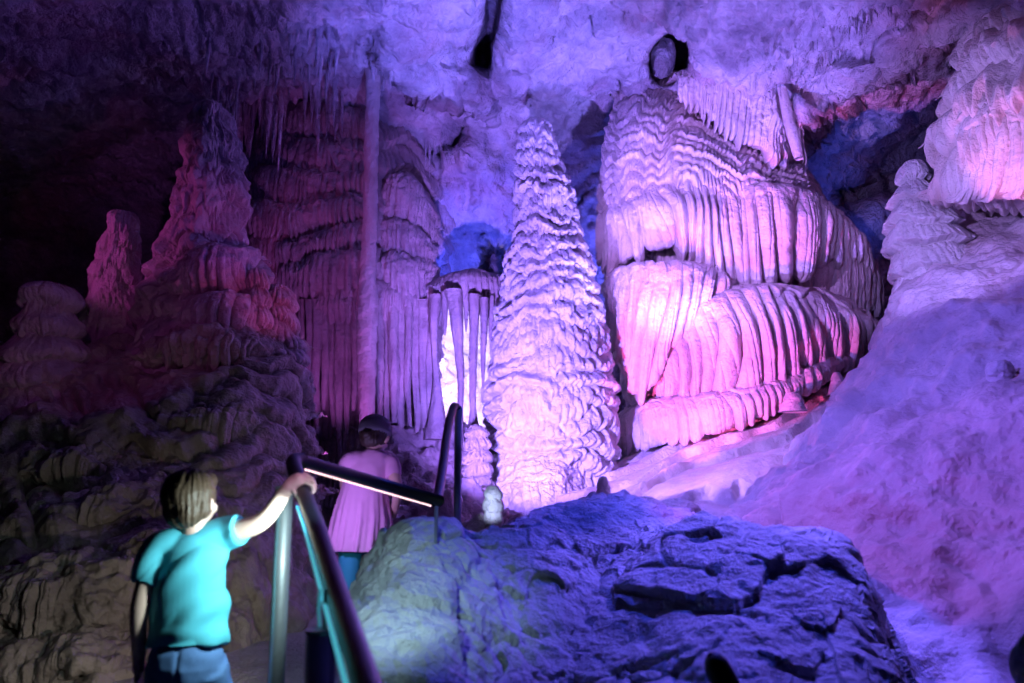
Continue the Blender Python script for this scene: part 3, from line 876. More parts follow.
# long drapes under the shelves
rg = np.random.RandomState(3)
xsd = [302, 309, 317, 325, 332, 340, 347, 354, 361, 379, 387, 394, 402, 409, 416, 423, 431]
lower = curtain('curtain_tier', [(292, 300, 11.2), (320, 292, 10.85), (350, 288, 10.75), (385, 286, 10.75), (415, 292, 10.9), (442, 302, 11.3)],
                [(292, 330, 11.3), (320, 325, 11.0), (350, 322, 10.9), (385, 318, 10.9), (415, 320, 11.05), (442, 322, 11.4)], M_LILAC, root, n=34, amp=.06, rag=.1,
                back=(10, .5), bulge=.05, seed=77, steps=1, lump=.03)


def pipe(name, pts, mat, parent=None, n=20, wob=.15, seed=0, seg=60, capends=True, ringamp=0, ringn=10):
    """drip pipe along pixel points (px,py,Y,width_px)"""
    a = np.array(pts, float)
    w = P(a[:, 0], a[:, 1], a[:, 2])
    r = a[:, 3] / 2 / F * a[:, 2]
    t = np.concatenate([[0], np.cumsum(np.linalg.norm(np.diff(w, axis=0), axis=1))])
    tt = np.linspace(0, t[-1], seg)
    c = spl(t, w, tt)
    rr = np.maximum(np.interp(tt, t, r), .003)
    th = np.linspace(0, 2 * math.pi, n, endpoint=False)
    ring = np.stack([np.cos(th), np.sin(th), 0 * th], -1)
    R = rr[:, None] * (1 + wob * perlin(np.stack(np.broadcast_arrays(np.cos(th)[None] * 1.2, np.sin(th)[None] * 1.2, (tt[:, None]) * 1.3), -1), seed)
                       + wob * .6 * perlin(np.stack(np.broadcast_arrays(np.cos(th)[None] * 2.5, np.sin(th)[None] * 2.5, (tt[:, None]) * 6), -1), seed + 1))
    if ringamp:
        q, k = saw(tt[:, None] / t[-1] * ringn + .35 * np.cos(th)[None] + .3 * n2(np.cos(th)[None], tt[:, None] * 2, seed))
        R = R * (1 + ringamp * (q - .5))
    G = c[:, None, :] + ring[None] * R[..., None]
    return grid_obj(name, G, mat, parent, wrap=True, cap=True)


for i, x in enumerate(xsd):
    bot = rg.uniform(395, 455) if x < 375 else rg.uniform(420, 465)
    Yd = 10.85 + rg.uniform(-.12, .12)
    wd = rg.uniform(6, 12)
    pipe('drape', [(x, 300, Yd + .1, wd * 1.1), (x + rg.uniform(-1, 1), 340, Yd, wd), (x + rg.uniform(-2, 2), 390, Yd, wd * .85), (x + rg.uniform(-2, 2), bot, Yd + .05, wd * .4)],
         M_LILAC, root, seed=i, wob=.35, n=24, seg=80)

o = pipe('cave_column', [(373, 70, 10.5, 17), (373, 100, 10.45, 15), (372, 128, 10.4, 14), (371, 160, 10.4, 15), (370, 200, 10.4, 15), (369, 240, 10.4, 15), (368, 275, 10.4, 16), (368, 300, 10.4, 20), (367, 340, 10.4, 20), (367, 400, 10.4, 16), (367, 440, 10.4, 14)],
         M_PALE, n=40, seg=300, wob=.12, ringamp=.12, ringn=22, seed=5)
tag(o, 'slender ringed column reaching from the ceiling down the purple flowstone wall', 'column')

# columns of the bright gap
gapc = [
    ('cave_column', [(436, 295, 10.6, 14), (434, 330, 10.6, 8), (435, 360, 10.6, 6), (437, 385, 10.6, 9), (437, 415, 10.6, 16), (436, 440, 10.6, 26)], 'thin column with a flared foot at the left of the bright gap', 'column'),
    ('cave_column', [(454, 290, 10.3, 18), (457, 320, 10.3, 13), (459, 350, 10.3, 9), (461, 380, 10.3, 7), (460, 420, 10.3, 6), (460, 450, 10.3, 8)], 'tapering column in the middle of the bright gap, above the rail post', 'column'),
    ('cave_column', [(474, 295, 10.2, 13), (474, 330, 10.2, 9), (473, 370, 10.2, 7), (473, 410, 10.2, 6), (474, 430, 10.2, 12)], 'thin column dropping onto the dark tiered stalagmite', 'column'),
    ('stalactite', [(484, 298, 10.1, 9), (484, 330, 10.1, 7), (483, 360, 10.1, 5), (483, 400, 10.1, 1)], 'slim pointed stalactite next to the tall pale stalagmite, right of the bright gap', 'stalactite'),
    ('stalactite', [(445, 292, 10.4, 8), (445, 310, 10.4, 6), (445, 325, 10.4, 4), (445, 336, 10.4, 1)], 'short stalactite over the bright gap between two thin columns', 'stalactite'),
    ('stalactite', [(466, 296, 10.5, 8), (466, 312, 10.5, 5), (466, 332, 10.5, 1)], 'stubby stalactite at the top of the bright gap beside the tapering column', 'stalactite'),
    ('stalactite', [(491, 296, 10.4, 7), (491, 330, 10.4, 5), (491, 352, 10.4, 1)], 'stalactite touching the left side of the tall pale stalagmite', 'stalactite'),
]
for i, (nm, pts, lab, cat) in enumerate(gapc):
    tag(pipe(nm, pts, M_LILAC, n=28, seg=120, wob=.2, seed=30 + i), lab, cat)
o = curtain('hanging_flowstone', [(676, 74, 10.35), (700, 70, 10.15), (735, 80, 10.05), (770, 88, 10.1), (798, 84, 10.6)],
            [(680, 96, 10.45), (702, 108, 10.3), (735, 132, 10.25), (770, 150, 10.3), (800, 150, 10.8)], M_PALE, n=30, amp=.06, rag=.28, back=(16, .7), bulge=.04, seed=95, tuck=.3, lump=.05)
tag(o, 'lilac fluted curtain hanging from the ceiling just over the top of the pink cascade', 'flowstone')
# roof lip over the gap
o = curtain('hanging_flowstone', [(428, 285, 10.9), (450, 276, 10.5), (475, 272, 10.3), (500, 278, 10.5)], [(428, 302, 10.9), (450, 302, 10.6), (475, 300, 10.45), (500, 304, 10.6)],
            M_LILAC, n=14, amp=.06, rag=.15, back=(14, .8), bulge=.05, seed=90)
tag(o, 'dark hanging flowstone lip above the bright gap', 'flowstone')
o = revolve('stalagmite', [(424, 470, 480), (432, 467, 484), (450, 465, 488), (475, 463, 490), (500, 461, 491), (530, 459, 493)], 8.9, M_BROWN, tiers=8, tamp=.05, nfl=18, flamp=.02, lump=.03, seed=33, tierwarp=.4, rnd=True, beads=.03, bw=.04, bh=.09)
tag(o, 'dark tiered stalagmite behind the far rail post', 'stalagmite')
o = revolve('stalagmite', [(485, 488, 497), (490, 485, 500), (500, 484, 502), (512, 484, 502), (524, 486, 502), (538, 488, 500)], 6.6, M_STAL, tiers=4, tamp=.02, nfl=10, flamp=.004, lump=.02, seed=34, tierwarp=.3, rnd=True)
tag(o, 'small bright white stump stalagmite standing just left of the tall pale one', 'stalagmite')
# ground between the gap and the path
G, u, v = loft([[(380, 440, 11.8), (430, 430, 11.6), (470, 435, 11.4), (510, 455, 11.4)], [(375, 472, 9.6), (425, 465, 9.4), (470, 478, 9.3), (510, 510, 9.2)],
                [(370, 520, 7.8), (425, 508, 7.6), (470, 522, 7.4), (510, 545, 7.2)], [(370, 580, 6.6), (425, 575, 6.4), (470, 575, 6.2), (510, 580, 6.0)]], 160, 160)
Nn = facing(G, normals(G))
G = G + Nn * (.25 * fbm(G * 1.6, 4, 40) + .06 * ridged(G * 4, 3, 41))[..., None]
o = grid_obj('rubble_bank', G, M_LILAC)
tag(o, 'dark uneven rock bank below the bright gap, beyond the pink-dressed child', 'rock')

# little stalagmites
for pr, Yk, lab in [
        ([(476, 601, 605), (480, 599, 607), (490, 597, 609), (502, 594, 612)], 7.6, 'tiny stub on the pale apron just above the boulder crest'),
        ([(392, 787, 797), (397, 785, 801), (405, 782, 803), (412, 780, 806)], 9.35, 'tiny stub on the apron under the lowest pink shelf'),
        ([(372, 834, 839), (378, 832, 842), (388, 830, 844), (395, 829, 846)], 9.3, 'tiny stub at the dark right end of the lowest pink shelf'),
        ([(360, 992, 1004), (364, 989, 1009), (374, 988, 1011), (386, 990, 1012), (396, 992, 1012)], 6.05, 'white knob sticking out of the right-hand slope')]:
    tag(revolve('stalagmite', pr, Yk, M_STAL, tiers=2, tamp=.01, nfl=8, flamp=.004, lump=.02, seed=50, nth=40, nz=40), lab, 'stalagmite')

# ================================================================== stalactites
protos = []
for j in range(6):
    n, seg = 9, 26
    th = np.linspace(0, 2 * math.pi, n, endpoint=False)
    t = np.linspace(0, 1, seg)
    cx = .08 * np.array([perlin(np.array([[tt * 2, j * 3.1, 0]]), 1)[0] for tt in t])
    cy = .08 * np.array([perlin(np.array([[tt * 2, j * 3.1, 5]]), 2)[0] for tt in t])
    r = (1 - t) ** .75 * .5 + .02
    r = r * (1 + .22 * perlin(np.stack([t * 7, 0 * t + j, 0 * t], -1), 3))
    r[0:3] *= np.array([1.6, 1.3, 1.1])
    rr = r[:, None] * (1 + .25 * perlin(np.stack(np.broadcast_arrays(np.cos(th)[None] * 1.5, np.sin(th)[None] * 1.5, t[:, None] * 4 + j), -1), 4))
    G = np.stack(np.broadcast_arrays(rr * np.cos(th)[None] + cx[:, None], rr * np.sin(th)[None] + cy[:, None], -t[:, None] + 0 * rr), -1)
    me_o = grid_obj('stalactite', G, M_WALL, None, wrap=True, cap=True)
    protos.append(me_o.data)
    bpy.data.objects.remove(me_o)


def cluster(region, n, length, width, label, group, seed, jig=0):
    """n stalactites rooted on the roof along a pixel polyline band (px,py,band)"""
    rg = random.Random(seed)
    L = len(region) - 1
    for i in range(n):
        s = rg.random() * L
        k = min(int(s), L - 1)
        f = s - k
        a, b = region[k], region[k + 1]
        px = a[0] + (b[0] - a[0]) * f
        band = a[2] + (b[2] - a[2]) * f
        py = a[1] + (b[1] - a[1]) * f + rg.uniform(-band, band)
        y = float(depth(np.array([px]), np.array([py]))[0]) - .1
        le = rg.uniform(*length) / F * y
        wd = rg.uniform(*width) / F * y
        o = bpy.data.objects.new('stalactite', rg.choice(protos))
        C.objects.link(o)
        p = P(px, py - 4, y)
        o.location = p.tolist()
        o.scale = (wd, wd, le)
        o.rotation_euler = (rg.uniform(-.05, .05), rg.uniform(-.05, .05), rg.uniform(0, 6.28))
        tag(o, label, 'stalactite', group)


cluster([(205, 40, 20), (240, 70, 35), (280, 60, 45), (325, 50, 40), (345, 70, 30)], 68, (22, 70), (4, 8), 'thin blue stalactite in the dense fringe above the purple flowstone wall, left of the column', 'blue fringe stalactites', 1)
cluster([(200, 100, 10), (250, 125, 14), (300, 120, 10)], 26, (18, 60), (4, 7), 'dark stalactite of the lower row over the purple flowstone wall', 'lower row stalactites', 2)
cluster([(222, 84, 10), (250, 92, 14), (290, 84, 14), (340, 78, 12)], 26, (55, 115), (6, 12), 'long thick dark blue stalactite hanging in front of the purple flowstone wall', 'long dark stalactites', 9)
cluster([(370, 50, 10), (380, 60, 10), (392, 72, 8)], 10, (18, 40), (4, 7), 'purple stalactite around the top of the slender column', 'stalactites round the column top', 3)
cluster([(424, 142, 5), (445, 132, 5), (468, 124, 5)], 18, (14, 50), (3, 6), 'thin stalactite in the small curtain left of the pale stalagmite tip', 'small curtain stalactites', 4)
cluster([(385, 165, 8), (410, 185, 8), (432, 195, 8)], 16, (14, 40), (3, 6), 'thin stalactite under the pale ledge right of the slender column', 'ledge stalactites', 5)
cluster([(770, 70, 16), (810, 45, 18), (850, 20, 18), (890, -5, 12)], 60, (14, 34), (3, 6), 'lilac stalactite in the fringe slanting across the upper right roof', 'slanting fringe stalactites', 6)
cluster([(690, 90, 12), (730, 105, 14), (770, 110, 14), (795, 105, 10)], 40, (18, 48), (3.5, 7), 'pink stalactite in the curtain over the pink cascade', 'curtain stalactites over the cascade', 7)
cluster([(820, 150, 16), (860, 165, 20), (880, 190, 14)], 26, (14, 36), (3, 6), 'blue stalactite in the dark recess right of the cascade', 'recess stalactites', 8)
o = pipe('stalactite', [(782, 88, 9.95, 9), (787, 110, 9.95, 12), (792, 130, 9.95, 13), (796, 145, 9.95, 12), (799, 159, 9.95, 9)], M_PALE, n=24, seg=60, wob=.15, seed=3)
tag(o, 'thick blunt stalactite ending just above the right shoulder of the pink cascade', 'stalactite')

# ================================================================== handrail
M_BLACK = plain('black painted pipe', (.008, .007, .012), .36, 0, spec=.35, bump=.05, bscale=60)
M_STEEL = plain('brushed steel', (.30, .32, .33), .40, .85, bump=.05, bscale=90, var=.08)
M_CYAN = plain('cyan light strip', (.10, .62, .8), .4, emit=.55)
M_WARM = plain('small white lamps', (1.0, .62, .66), .4, emit=3.0)
M_CABLE = plain('cable with cyan glow', (.10, .55, .68), .35, emit=.25)  # cyan light on the cable put in as colour and faint glow


def tubemesh(pts, rad, n=20, seg=None, smooth=True):
    w = np.array([list(p) for p in pts], float)
    t = np.concatenate([[0], np.cumsum(np.linalg.norm(np.diff(w, axis=0), axis=1))])
    seg = seg or (max(2, 14 * (len(pts) - 1)) if smooth else len(pts))
    tt = np.linspace(0, t[-1], seg)
    c = spl(t, w, tt) if smooth and len(pts) > 2 else np.stack([np.interp(tt, t, w[:, k]) for k in range(3)], -1)
    R = np.array(rad, float)
    if R.ndim == 0:
        R = np.full((len(pts), 2), float(R))
    elif R.ndim == 1:
        R = np.stack([R, R], -1)
    r = np.stack([np.interp(tt, t, R[:, k]) for k in range(2)], -1)
    T = np.gradient(c, axis=0)
    T /= np.linalg.norm(T, axis=1)[:, None]
    X = np.array([1.0, 0, 0]) if abs(T[:, 0].mean()) < .8 else np.array([0, 1.0, 0])
    A = X[None] - (T @ X)[:, None] * T
    A /= np.linalg.norm(A, axis=1)[:, None]
    B = np.cross(T, A)
    th = np.linspace(0, 2 * math.pi, n, endpoint=False)
    G = c[:, None] + r[:, None, :1] * np.cos(th)[None, :, None] * A[:, None] + r[:, None, 1:] * np.sin(th)[None, :, None] * B[:, None]
    return G


def tube(name, pts, rad, mat, parent=None, n=20, smooth=True, seg=None):
    return grid_obj(name, tubemesh(pts, rad, n, seg, smooth), mat, parent, wrap=True, cap=True)


rail = empty('handrail', P(284, 760, 2.9))
tag(rail, 'black pipe handrail on steel posts turning a corner by the path, lamps under it', 'handrail')
Kc = [P(301, 486, 2.97), P(295, 470, 3.06), P(294, 461, 3.14), P(302, 459.5, 3.2)]
rn = [P(420, 862, 1.08), P(366, 683, 1.55), P(338, 596, 2.02), P(312, 515, 2.68)] + Kc[:2]
tube('near_rail', rn, .026, M_BLACK, rail, 24, seg=80)
tube('elbow', [Kc[0], Kc[1], Kc[2], Kc[3]], .027, M_BLACK, rail, 24, seg=30)
tube('cross_rail', [P(298, 460, 3.18), P(440, 501, 3.75)], .025, M_BLACK, rail, 24, smooth=False)
tube('rising_rail', [P(437, 503, 3.74), P(441, 478, 3.95), P(452, 412, 4.55), P(455, 406, 4.62), P(458, 409, 4.64)], .022, M_BLACK, rail, 20, seg=50)
# posts
def post(name, px, py, Y, z0, r, mat):
    top = P(px, py, Y)
    return tube(name, [top, (top[0], top[1], z0)], r, mat, rail, 24, smooth=False, seg=6)


po = post('post', 285, 488, 3.03, floor_z(0, 3.03) - .05, .0285, M_STEEL)
tube('collar', [P(285, 486, 3.03), P(285, 493, 3.03)], .032, M_STEEL, po, 24, smooth=False)
post('post', 458.5, 408, 4.64, .7, .021, M_STEEL)
po = post('post', 436.5, 504, 3.74, .6, .008, M_STEEL)
po = post('post', 321.5, 632, 2.0, floor_z(0, 2.0) - .05, .034, M_STEEL)
tube('cap', [P(321.5, 633, 2.0), P(321.5, 629, 2.0)], .036, M_STEEL, po, 24, smooth=False)
tube('pin', [P(325, 633, 2.0), P(326, 590, 2.03)], .006, M_STEEL, po, 12, smooth=False)
# lamps under the rails
lo = np.array([-.026, -.01, -.022])
tube('light_strip', [np.array(p) + lo for p in (P(306, 500, 2.85), P(312, 515, 2.68), P(338, 596, 2.02), P(366, 683, 1.55), P(395, 780, 1.25))], 0.005, M_CYAN, rail, 10, seg=40)
a, b = P(306, 465.5, 3.16), P(432, 502.5, 3.7)
st = tube('light_strip', [a + [0, -.016, -.010], b + [0, -.016, -.010]], (.006, .006), M_BLACK, rail, 8, smooth=False)
dots, fcs = [], []
for k in range(46):
    p = a + (b - a) * (k + .5) / 46 + np.array([0, -.024, -.014])
    d = (b - a) / 46 * .28
    h, w = np.array([0, 0, .0028]), np.array([0, .004, 0])
    bs = len(dots)
    dots += [p - d - h - w, p + d - h - w, p + d + h - w, p - d + h - w, p - d - h + w, p + d - h + w, p + d + h + w, p - d + h + w]
    fcs += [(bs, bs + 1, bs + 2, bs + 3), (bs + 5, bs + 4, bs + 7, bs + 6), (bs + 4, bs, bs + 3, bs + 7), (bs + 1, bs + 5, bs + 6, bs + 2), (bs + 3, bs + 2, bs + 6, bs + 7), (bs + 4, bs + 5, bs + 1, bs)]
mesh_obj('lamp_row', np.array(dots), np.array(fcs), M_WARM, st)
cab = tube('cable', [P(320, 590, 2.05), P(319, 610, 2.06), P(319, 632, 2.06), P(313, 634, 2.08), P(310, 648, 2.08), P(310, 690, 2.08), P(311, 760, 2.08)], .004, M_CABLE, None, 10, seg=60)
tag(cab, 'thin cyan-lit cable hanging beside the short steel post under the near rail', 'cable')

# dark shapes at the bottom edge
M_LAMP = plain('black lamp housing', (.012, .012, .016), .5, 0, spec=.3)
lampb = empty('lamp', P(722, 700, 2.75))
tag(lampb, 'black capsule shaped lamp housing at the bottom edge before the blue boulder', 'lamp')
tube('housing', [P(734, 720, 2.4), P(727, 690, 2.4), P(716, 665, 2.42), P(711, 656, 2.43), P(709, 653.5, 2.43)], (.045, .04, .034, .022, .006), M_LAMP, lampb, 24, seg=30)
tube('bracket', [P(734, 715, 2.4), P(740, 800, 2.45)], .014, M_LAMP, lampb, 12, smooth=False)
o = rock('rock', P(1027, 664, 2.6), .045, .05, .09, M_BOUL, 12, n=30)
tag(o, 'small dark rock cut off by the lower right corner', 'rock')

# ================================================================== children
M_SKIN = plain('skin', (.72, .47, .38), .5, 0, bump=.03, bscale=120, var=.05)
M_HAIRB = plain('light brown hair', (.085, .05, .03), .55, 0, bump=.4, bscale=60, var=.3)
M_HAIRG = plain('dark brown hair', (.05, .03, .025), .5, 0, bump=.4, bscale=60, var=.3)
M_SHIRT = plain('teal cotton', (.10, .52, .62), .85, 0, bump=.08, bscale=300, var=.06, spec=.2)
M_JEANS = plain('blue denim', (.10, .20, .42), .85, 0, bump=.15, bscale=260, var=.2, spec=.2)
M_DRESS = plain('pink cotton', (.80, .42, .66), .85, 0, bump=.08, bscale=300, var=.05, spec=.2)
M_CAP = plain('grey cap cloth', (.22, .20, .26), .85, 0, bump=.15, bscale=250, var=.1)
M_LEG = plain('teal leggings', (.04, .40, .50), .8, 0, bump=.06, bscale=260)
M_SHOE = plain('dark shoe', (.06, .06, .08), .6, 0)
M_EYE = plain('eye', (.08, .05, .04), .2, 0)
M_LIP = plain('lip', (.55, .25, .24), .45, 0)


def ellipsoid(c, r, rot=(0, 0, 0), n=28):
    th = np.linspace(0, 2 * math.pi, n, endpoint=False)
    ph = np.linspace(.05, math.pi - .05, n // 2 + 2)
    T, Ph = np.meshgrid(th, ph)
    d = np.stack([np.cos(T) * np.sin(Ph), np.sin(T) * np.sin(Ph), np.cos(Ph)], -1) * np.array(r)
    from mathutils import Euler
    R = np.array(Euler(rot).to_matrix())
    return d @ R.T + np.asarray(c)


def ballcap(pts, rad):
    """tube with rounded ends"""
    out = [tubemesh(pts, rad, 18)]
    r0 = rad if np.ndim(rad) == 0 else rad[0]
    r1 = rad if np.ndim(rad) == 0 else rad[-1]
    for p, r in ((pts[0], r0), (pts[-1], r1)):
        rr = float(np.mean(r)) * .97
        out.append(ellipsoid(p, (rr, rr, rr), n=16))
    return out


def blob(name, grids, vox, mat, parent, smooth=6, shape=None):
    """one continuous skin over overlapping closed shapes"""
    vs, fs, ex, base = [], [], [], 0
    for g in grids:
        nv, nu = g.shape[:2]
        f = quads(nv, nu, True, base)
        vs.append(g.reshape(-1, 3))
        fs.append(f)
        ex += [tuple(range(base, base + nu))[::-1], tuple(range(base + (nv - 1) * nu, base + nv * nu))]
        base += nv * nu
    tmp = mesh_obj('tmp', np.concatenate(vs), np.concatenate(fs), mat, None, ex)
    import bmesh
    bm = bmesh.new()
    bm.from_mesh(tmp.data)
    bmesh.ops.recalc_face_normals(bm, faces=bm.faces)
    bm.to_mesh(tmp.data)
    bm.free()
    m = tmp.modifiers.new('r', 'REMESH')
    m.mode = 'VOXEL'
    m.voxel_size = vox
    m.use_smooth_shade = True
    if smooth:
        s = tmp.modifiers.new('s', 'SMOOTH')
        s.factor = .5
        s.iterations = smooth
    dg = bpy.context.evaluated_depsgraph_get()
    me = bpy.data.meshes.new_from_object(tmp.evaluated_get(dg))
    old = tmp.data
    bpy.data.objects.remove(tmp)
    bpy.data.meshes.remove(old)
    me.name = name
    if shape:
        n = len(me.vertices)
        co_ = np.empty(n * 3, np.float32)
        no_ = np.empty(n * 3, np.float32)
        me.vertices.foreach_get('co', co_)
        me.vertices.foreach_get('normal', no_)
        co_ = co_.reshape(-1, 3).astype(float)
        no_ = no_.reshape(-1, 3).astype(float)
        co_ = shape(co_, no_)
        me.vertices.foreach_set('co', co_.astype(np.float32).ravel())
        me.update()
    if not me.materials:
        me.materials.append(mat)
    o = bpy.data.objects.new(name, me)
    C.objects.link(o)
    if parent is not None:
        o.parent = parent
        o.matrix_parent_inverse = parent.matrix_world.inverted()
    return o


def A3(*p):
    return np.array(p, float)


def head_parts(c, yaw, s=1.0, pitch=0):
    """head grids facing +y turned by yaw (to the right), s = scale"""
    def L(x, y, z):
        cy, sy = math.cos(-yaw), math.sin(-yaw)
        cpp, spp = math.cos(pitch), math.sin(pitch)
        y, z = y * cpp - z * spp, y * spp + z * cpp
        return np.array(c) + s * np.array([x * cy - y * sy, x * sy + y * cy, z])
    rot = (pitch, 0, -yaw)
    g = [ellipsoid(L(0, -.008, .018), (.078 * s, .092 * s, .088 * s), rot),
         ellipsoid(L(0, .025, -.035), (.060 * s, .062 * s, .068 * s), rot),        # jaw and face
         ellipsoid(L(0, .062, -.072), (.026 * s, .022 * s, .02 * s), rot),          # chin
         ellipsoid(L(0, .092, -.022), (.011 * s, .016 * s, .014 * s), rot),         # nose
         ellipsoid(L(0, .086, -.005), (.008 * s, .012 * s, .02 * s), rot),
         ellipsoid(L(.036, .058, -.035), (.026 * s, .022 * s, .024 * s), rot),      # cheeks
         ellipsoid(L(-.036, .058, -.035), (.026 * s, .022 * s, .024 * s), rot)]
    ears = []
    for sx in (-1, 1):
        ears.append(ellipsoid(L(sx * .082, -.004, -.018), (.010 * s, .018 * s, .027 * s), (rot[0] - .15, sx * .25, rot[2] - sx * .35)))
    g += ears
    eyes = [(L(sx * .030, .078, .004), rot) for sx in (-1, 1)]
    return g, L, eyes, rot


def face(root, L, eyes, rot, s):
    for e, r in eyes:
        grid_obj('eye', ellipsoid(e, (.012 * s, .008 * s, .009 * s), r, 16), M_EYE, root, wrap=True, cap=True)
    grid_obj('mouth', ellipsoid(L(0, .085, -.050), (.019 * s, .006 * s, .006 * s), rot, 16), M_LIP, root, wrap=True, cap=True)


def finger(knuckle, pts, r):
    return ballcap([knuckle] + pts, [r * 1.05] + [r] * (len(pts) - 1) + [r * .85])


# ---------------------------------------------------------------- child in teal (Y about 3)
kid = empty('person', (P(188, 655, 2.95)[0], 2.95, float(floor_z(0, 2.95))))
tag(kid, 'child in a teal t-shirt and jeans seen from behind, right hand up on the handrail', 'person')
BY = 2.95
hd = P(192, 500, 2.93)
grids, Lh, eyes, hrot = head_parts(hd, .35, .92, .12)
neck0, neck1 = P(194, 532, 2.95), P(193, 514, 2.94)
shL, shR = P(160, 549, 2.93), P(226, 534, 2.97)
elR, wrR = P(262, 521, 2.93), P(288, 488, 2.90)
elL, wrL = P(140, 606, 2.90), P(139, 655, 2.95)
chest = P(192, 560, 2.95)
waist, hip = P(188, 615, 2.95), P(187, 650, 2.94)
fz0 = float(floor_z(0, 2.95))
hiL, hiR = hip + A3(-.058, 0, -.03), hip + A3(.062, 0, -.03)
knL, knR = A3(hiL[0] - .01, 2.93, fz0 + .33), A3(hiR[0] + .02, 3.08, fz0 + .40)
anL, anR = A3(hiL[0] - .015, 2.88, fz0 + .075), A3(hiR[0] + .02, 3.05, fz0 + .105)
grids += ballcap([neck1, neck0, chest], [.042, .044, .06])
grids += [tubemesh([P(193, 537, 2.95), P(192, 548, 2.95), chest, P(190, 590, 2.95), waist, hip, hip + A3(0, 0, -.05)],
                   [(.05, .045), (.085, .052), (.102, .062), (.098, .064), (.096, .066), (.102, .075), (.075, .065)], 26)]
grids += ballcap([shL, elL, wrL], [.038, .030, .023]) + ballcap([shR, elR, wrR], [.038, .031, .023])
grids += ballcap([chest + A3(-.03, 0, .03), shL], [.042, .038]) + ballcap([chest + A3(.03, 0, .04), shR], [.042, .038])
grids += ballcap([hiL, knL, anL], [.056, .044, .032]) + ballcap([hiR, knR, anR], [.056, .044, .032])
for an in (anL, anR):
    grids += ballcap([an + A3(0, -.02, -.035), an + A3(0, .10, -.05)], [.030, .024])
# right hand laid over the rail corner
pc = P(298, 479.5, 2.915)
grids += ballcap([wrR, P(293, 483, 2.905), pc], [(.023, .020), (.026, .017), (.032, .016)])
for k, (fx, fy, fY) in enumerate([(305, 474, 2.97), (308, 476.5, 2.945), (309.5, 480, 2.92), (309, 484, 2.90)]):
    kn = P(fx, fy, fY)
    l = (.9, 1.0, .95, .8)[k]
    grids += finger(pc + (kn - pc) * .5, [kn, kn + A3(.017, -.004, -.010) * l, kn + A3(.024, -.008, -.030) * l, kn + A3(.016, -.012, -.042) * l], .0068)
grids += finger(P(293, 486, 2.90), [P(294, 491, 2.89), P(297, 496, 2.89), P(301, 499, 2.90)], .0075)       # thumb down the near side
# left hand hanging
lh = wrL + A3(.0, .005, -.045)
grids += ballcap([wrL, lh], [(.022, .018), (.017, .028)])
for k in range(4):
    b0 = lh + A3(.002, -.022 + .015 * k, -.015)
    l = (.8, .95, 1, .85)[k]
    grids += finger(b0, [b0 + A3(.0, 0, -.022 * l), b0 + A3(.006, .002, -.04 * l), b0 + A3(.014, .004, -.052 * l)], .0066)
b0 = lh + A3(.008, .026, .012)
grids += finger(b0, [b0 + A3(.006, .016, -.014), b0 + A3(.010, .02, -.032)], .0074)
blob('body', grids, .0042, M_SKIN, kid, 5)
face(kid, Lh, eyes, hrot, .92)


def hair_shape(c):
    def f(co_, no_):
        d = co_ - c
        an = np.arctan2(d[:, 0], d[:, 1])
        s = perlin(np.stack([an * 9, d[:, 2] * 6, 0 * an], -1), 3) + .6 * perlin(np.stack([an * 22, d[:, 2] * 9, 0 * an], -1), 4)
        return co_ + no_ * (.006 * s)[:, None]
    return f


hg = [ellipsoid(Lh(0, -.016, .024), (.086, .093, .085), hrot), ellipsoid(Lh(0, -.045, -.03), (.072, .055, .062), hrot),
      ellipsoid(Lh(0, .05, .062), (.062, .040, .035), hrot), ellipsoid(Lh(.07, -.02, -.01), (.022, .035, .05), hrot), ellipsoid(Lh(-.07, -.02, -.01), (.022, .035, .05), hrot)]
blob('hair', hg, .005, M_HAIRB, kid, 4, hair_shape(hd))


def shirt_shape(co_, no_):
    x, y, z = co_.T
    zc = chest[2]
    s = (x - chest[0]) * .72 - (z - zc) * .9
    f = np.sin(s * 42 + 2.2 * perlin(co_ * 5, 2)) * sstep(-.35, .1, z - zc + .25) * .5
    f = f + .8 * perlin(np.stack([s * 11, (x + z) * 3, y * 3], -1), 7)
    f = f + .9 * np.sin((z - zc) * 55 + 5 * perlin(co_ * 6, 4)) * sstep(-.18, -.26, z - zc) * .35
    f = np.maximum(f, -.35)
    w = (sstep(-.2, -.1, x - chest[0]) * .4 + .6) * (.35 + .65 * sstep(.12, -.02, z - zc))
    return co_ + no_ * (.019 * f * w)[:, None]


sg = [tubemesh([P(193, 533, 2.95), P(193, 538, 2.95), P(192, 550, 2.95), P(190, 572, 2.95), P(189, 600, 2.95), P(188, 628, 2.945), P(187, 646, 2.94)],
               [(.052, .048), (.085, .062), (.118, .078), (.124, .088), (.126, .090), (.132, .094), (.137, .097)], 40)]
sg += [tubemesh([chest + A3(.02, 0, .05), shR + A3(0, 0, .004), shR + (elR - shR) * .40], [.060, .056, .053], 24)]
sg += [tubemesh([chest + A3(-.02, 0, .04), shL + A3(0, 0, .004), shL + (elL - shL) * .62], [.060, .056, .050], 24)]
sh = blob('t_shirt', sg, .005, M_SHIRT, kid, 5, shirt_shape)


def jeans_shape(co_, no_):
    f = perlin(co_ * np.array([9, 9, 16]), 3) + .5 * perlin(co_ * 22, 4)
    seam = np.exp(-((co_[:, 0] - hip[0] - .004) / .006) ** 2) * (co_[:, 1] < hip[1])
    return co_ + no_ * (.006 * f - .006 * seam)[:, None]


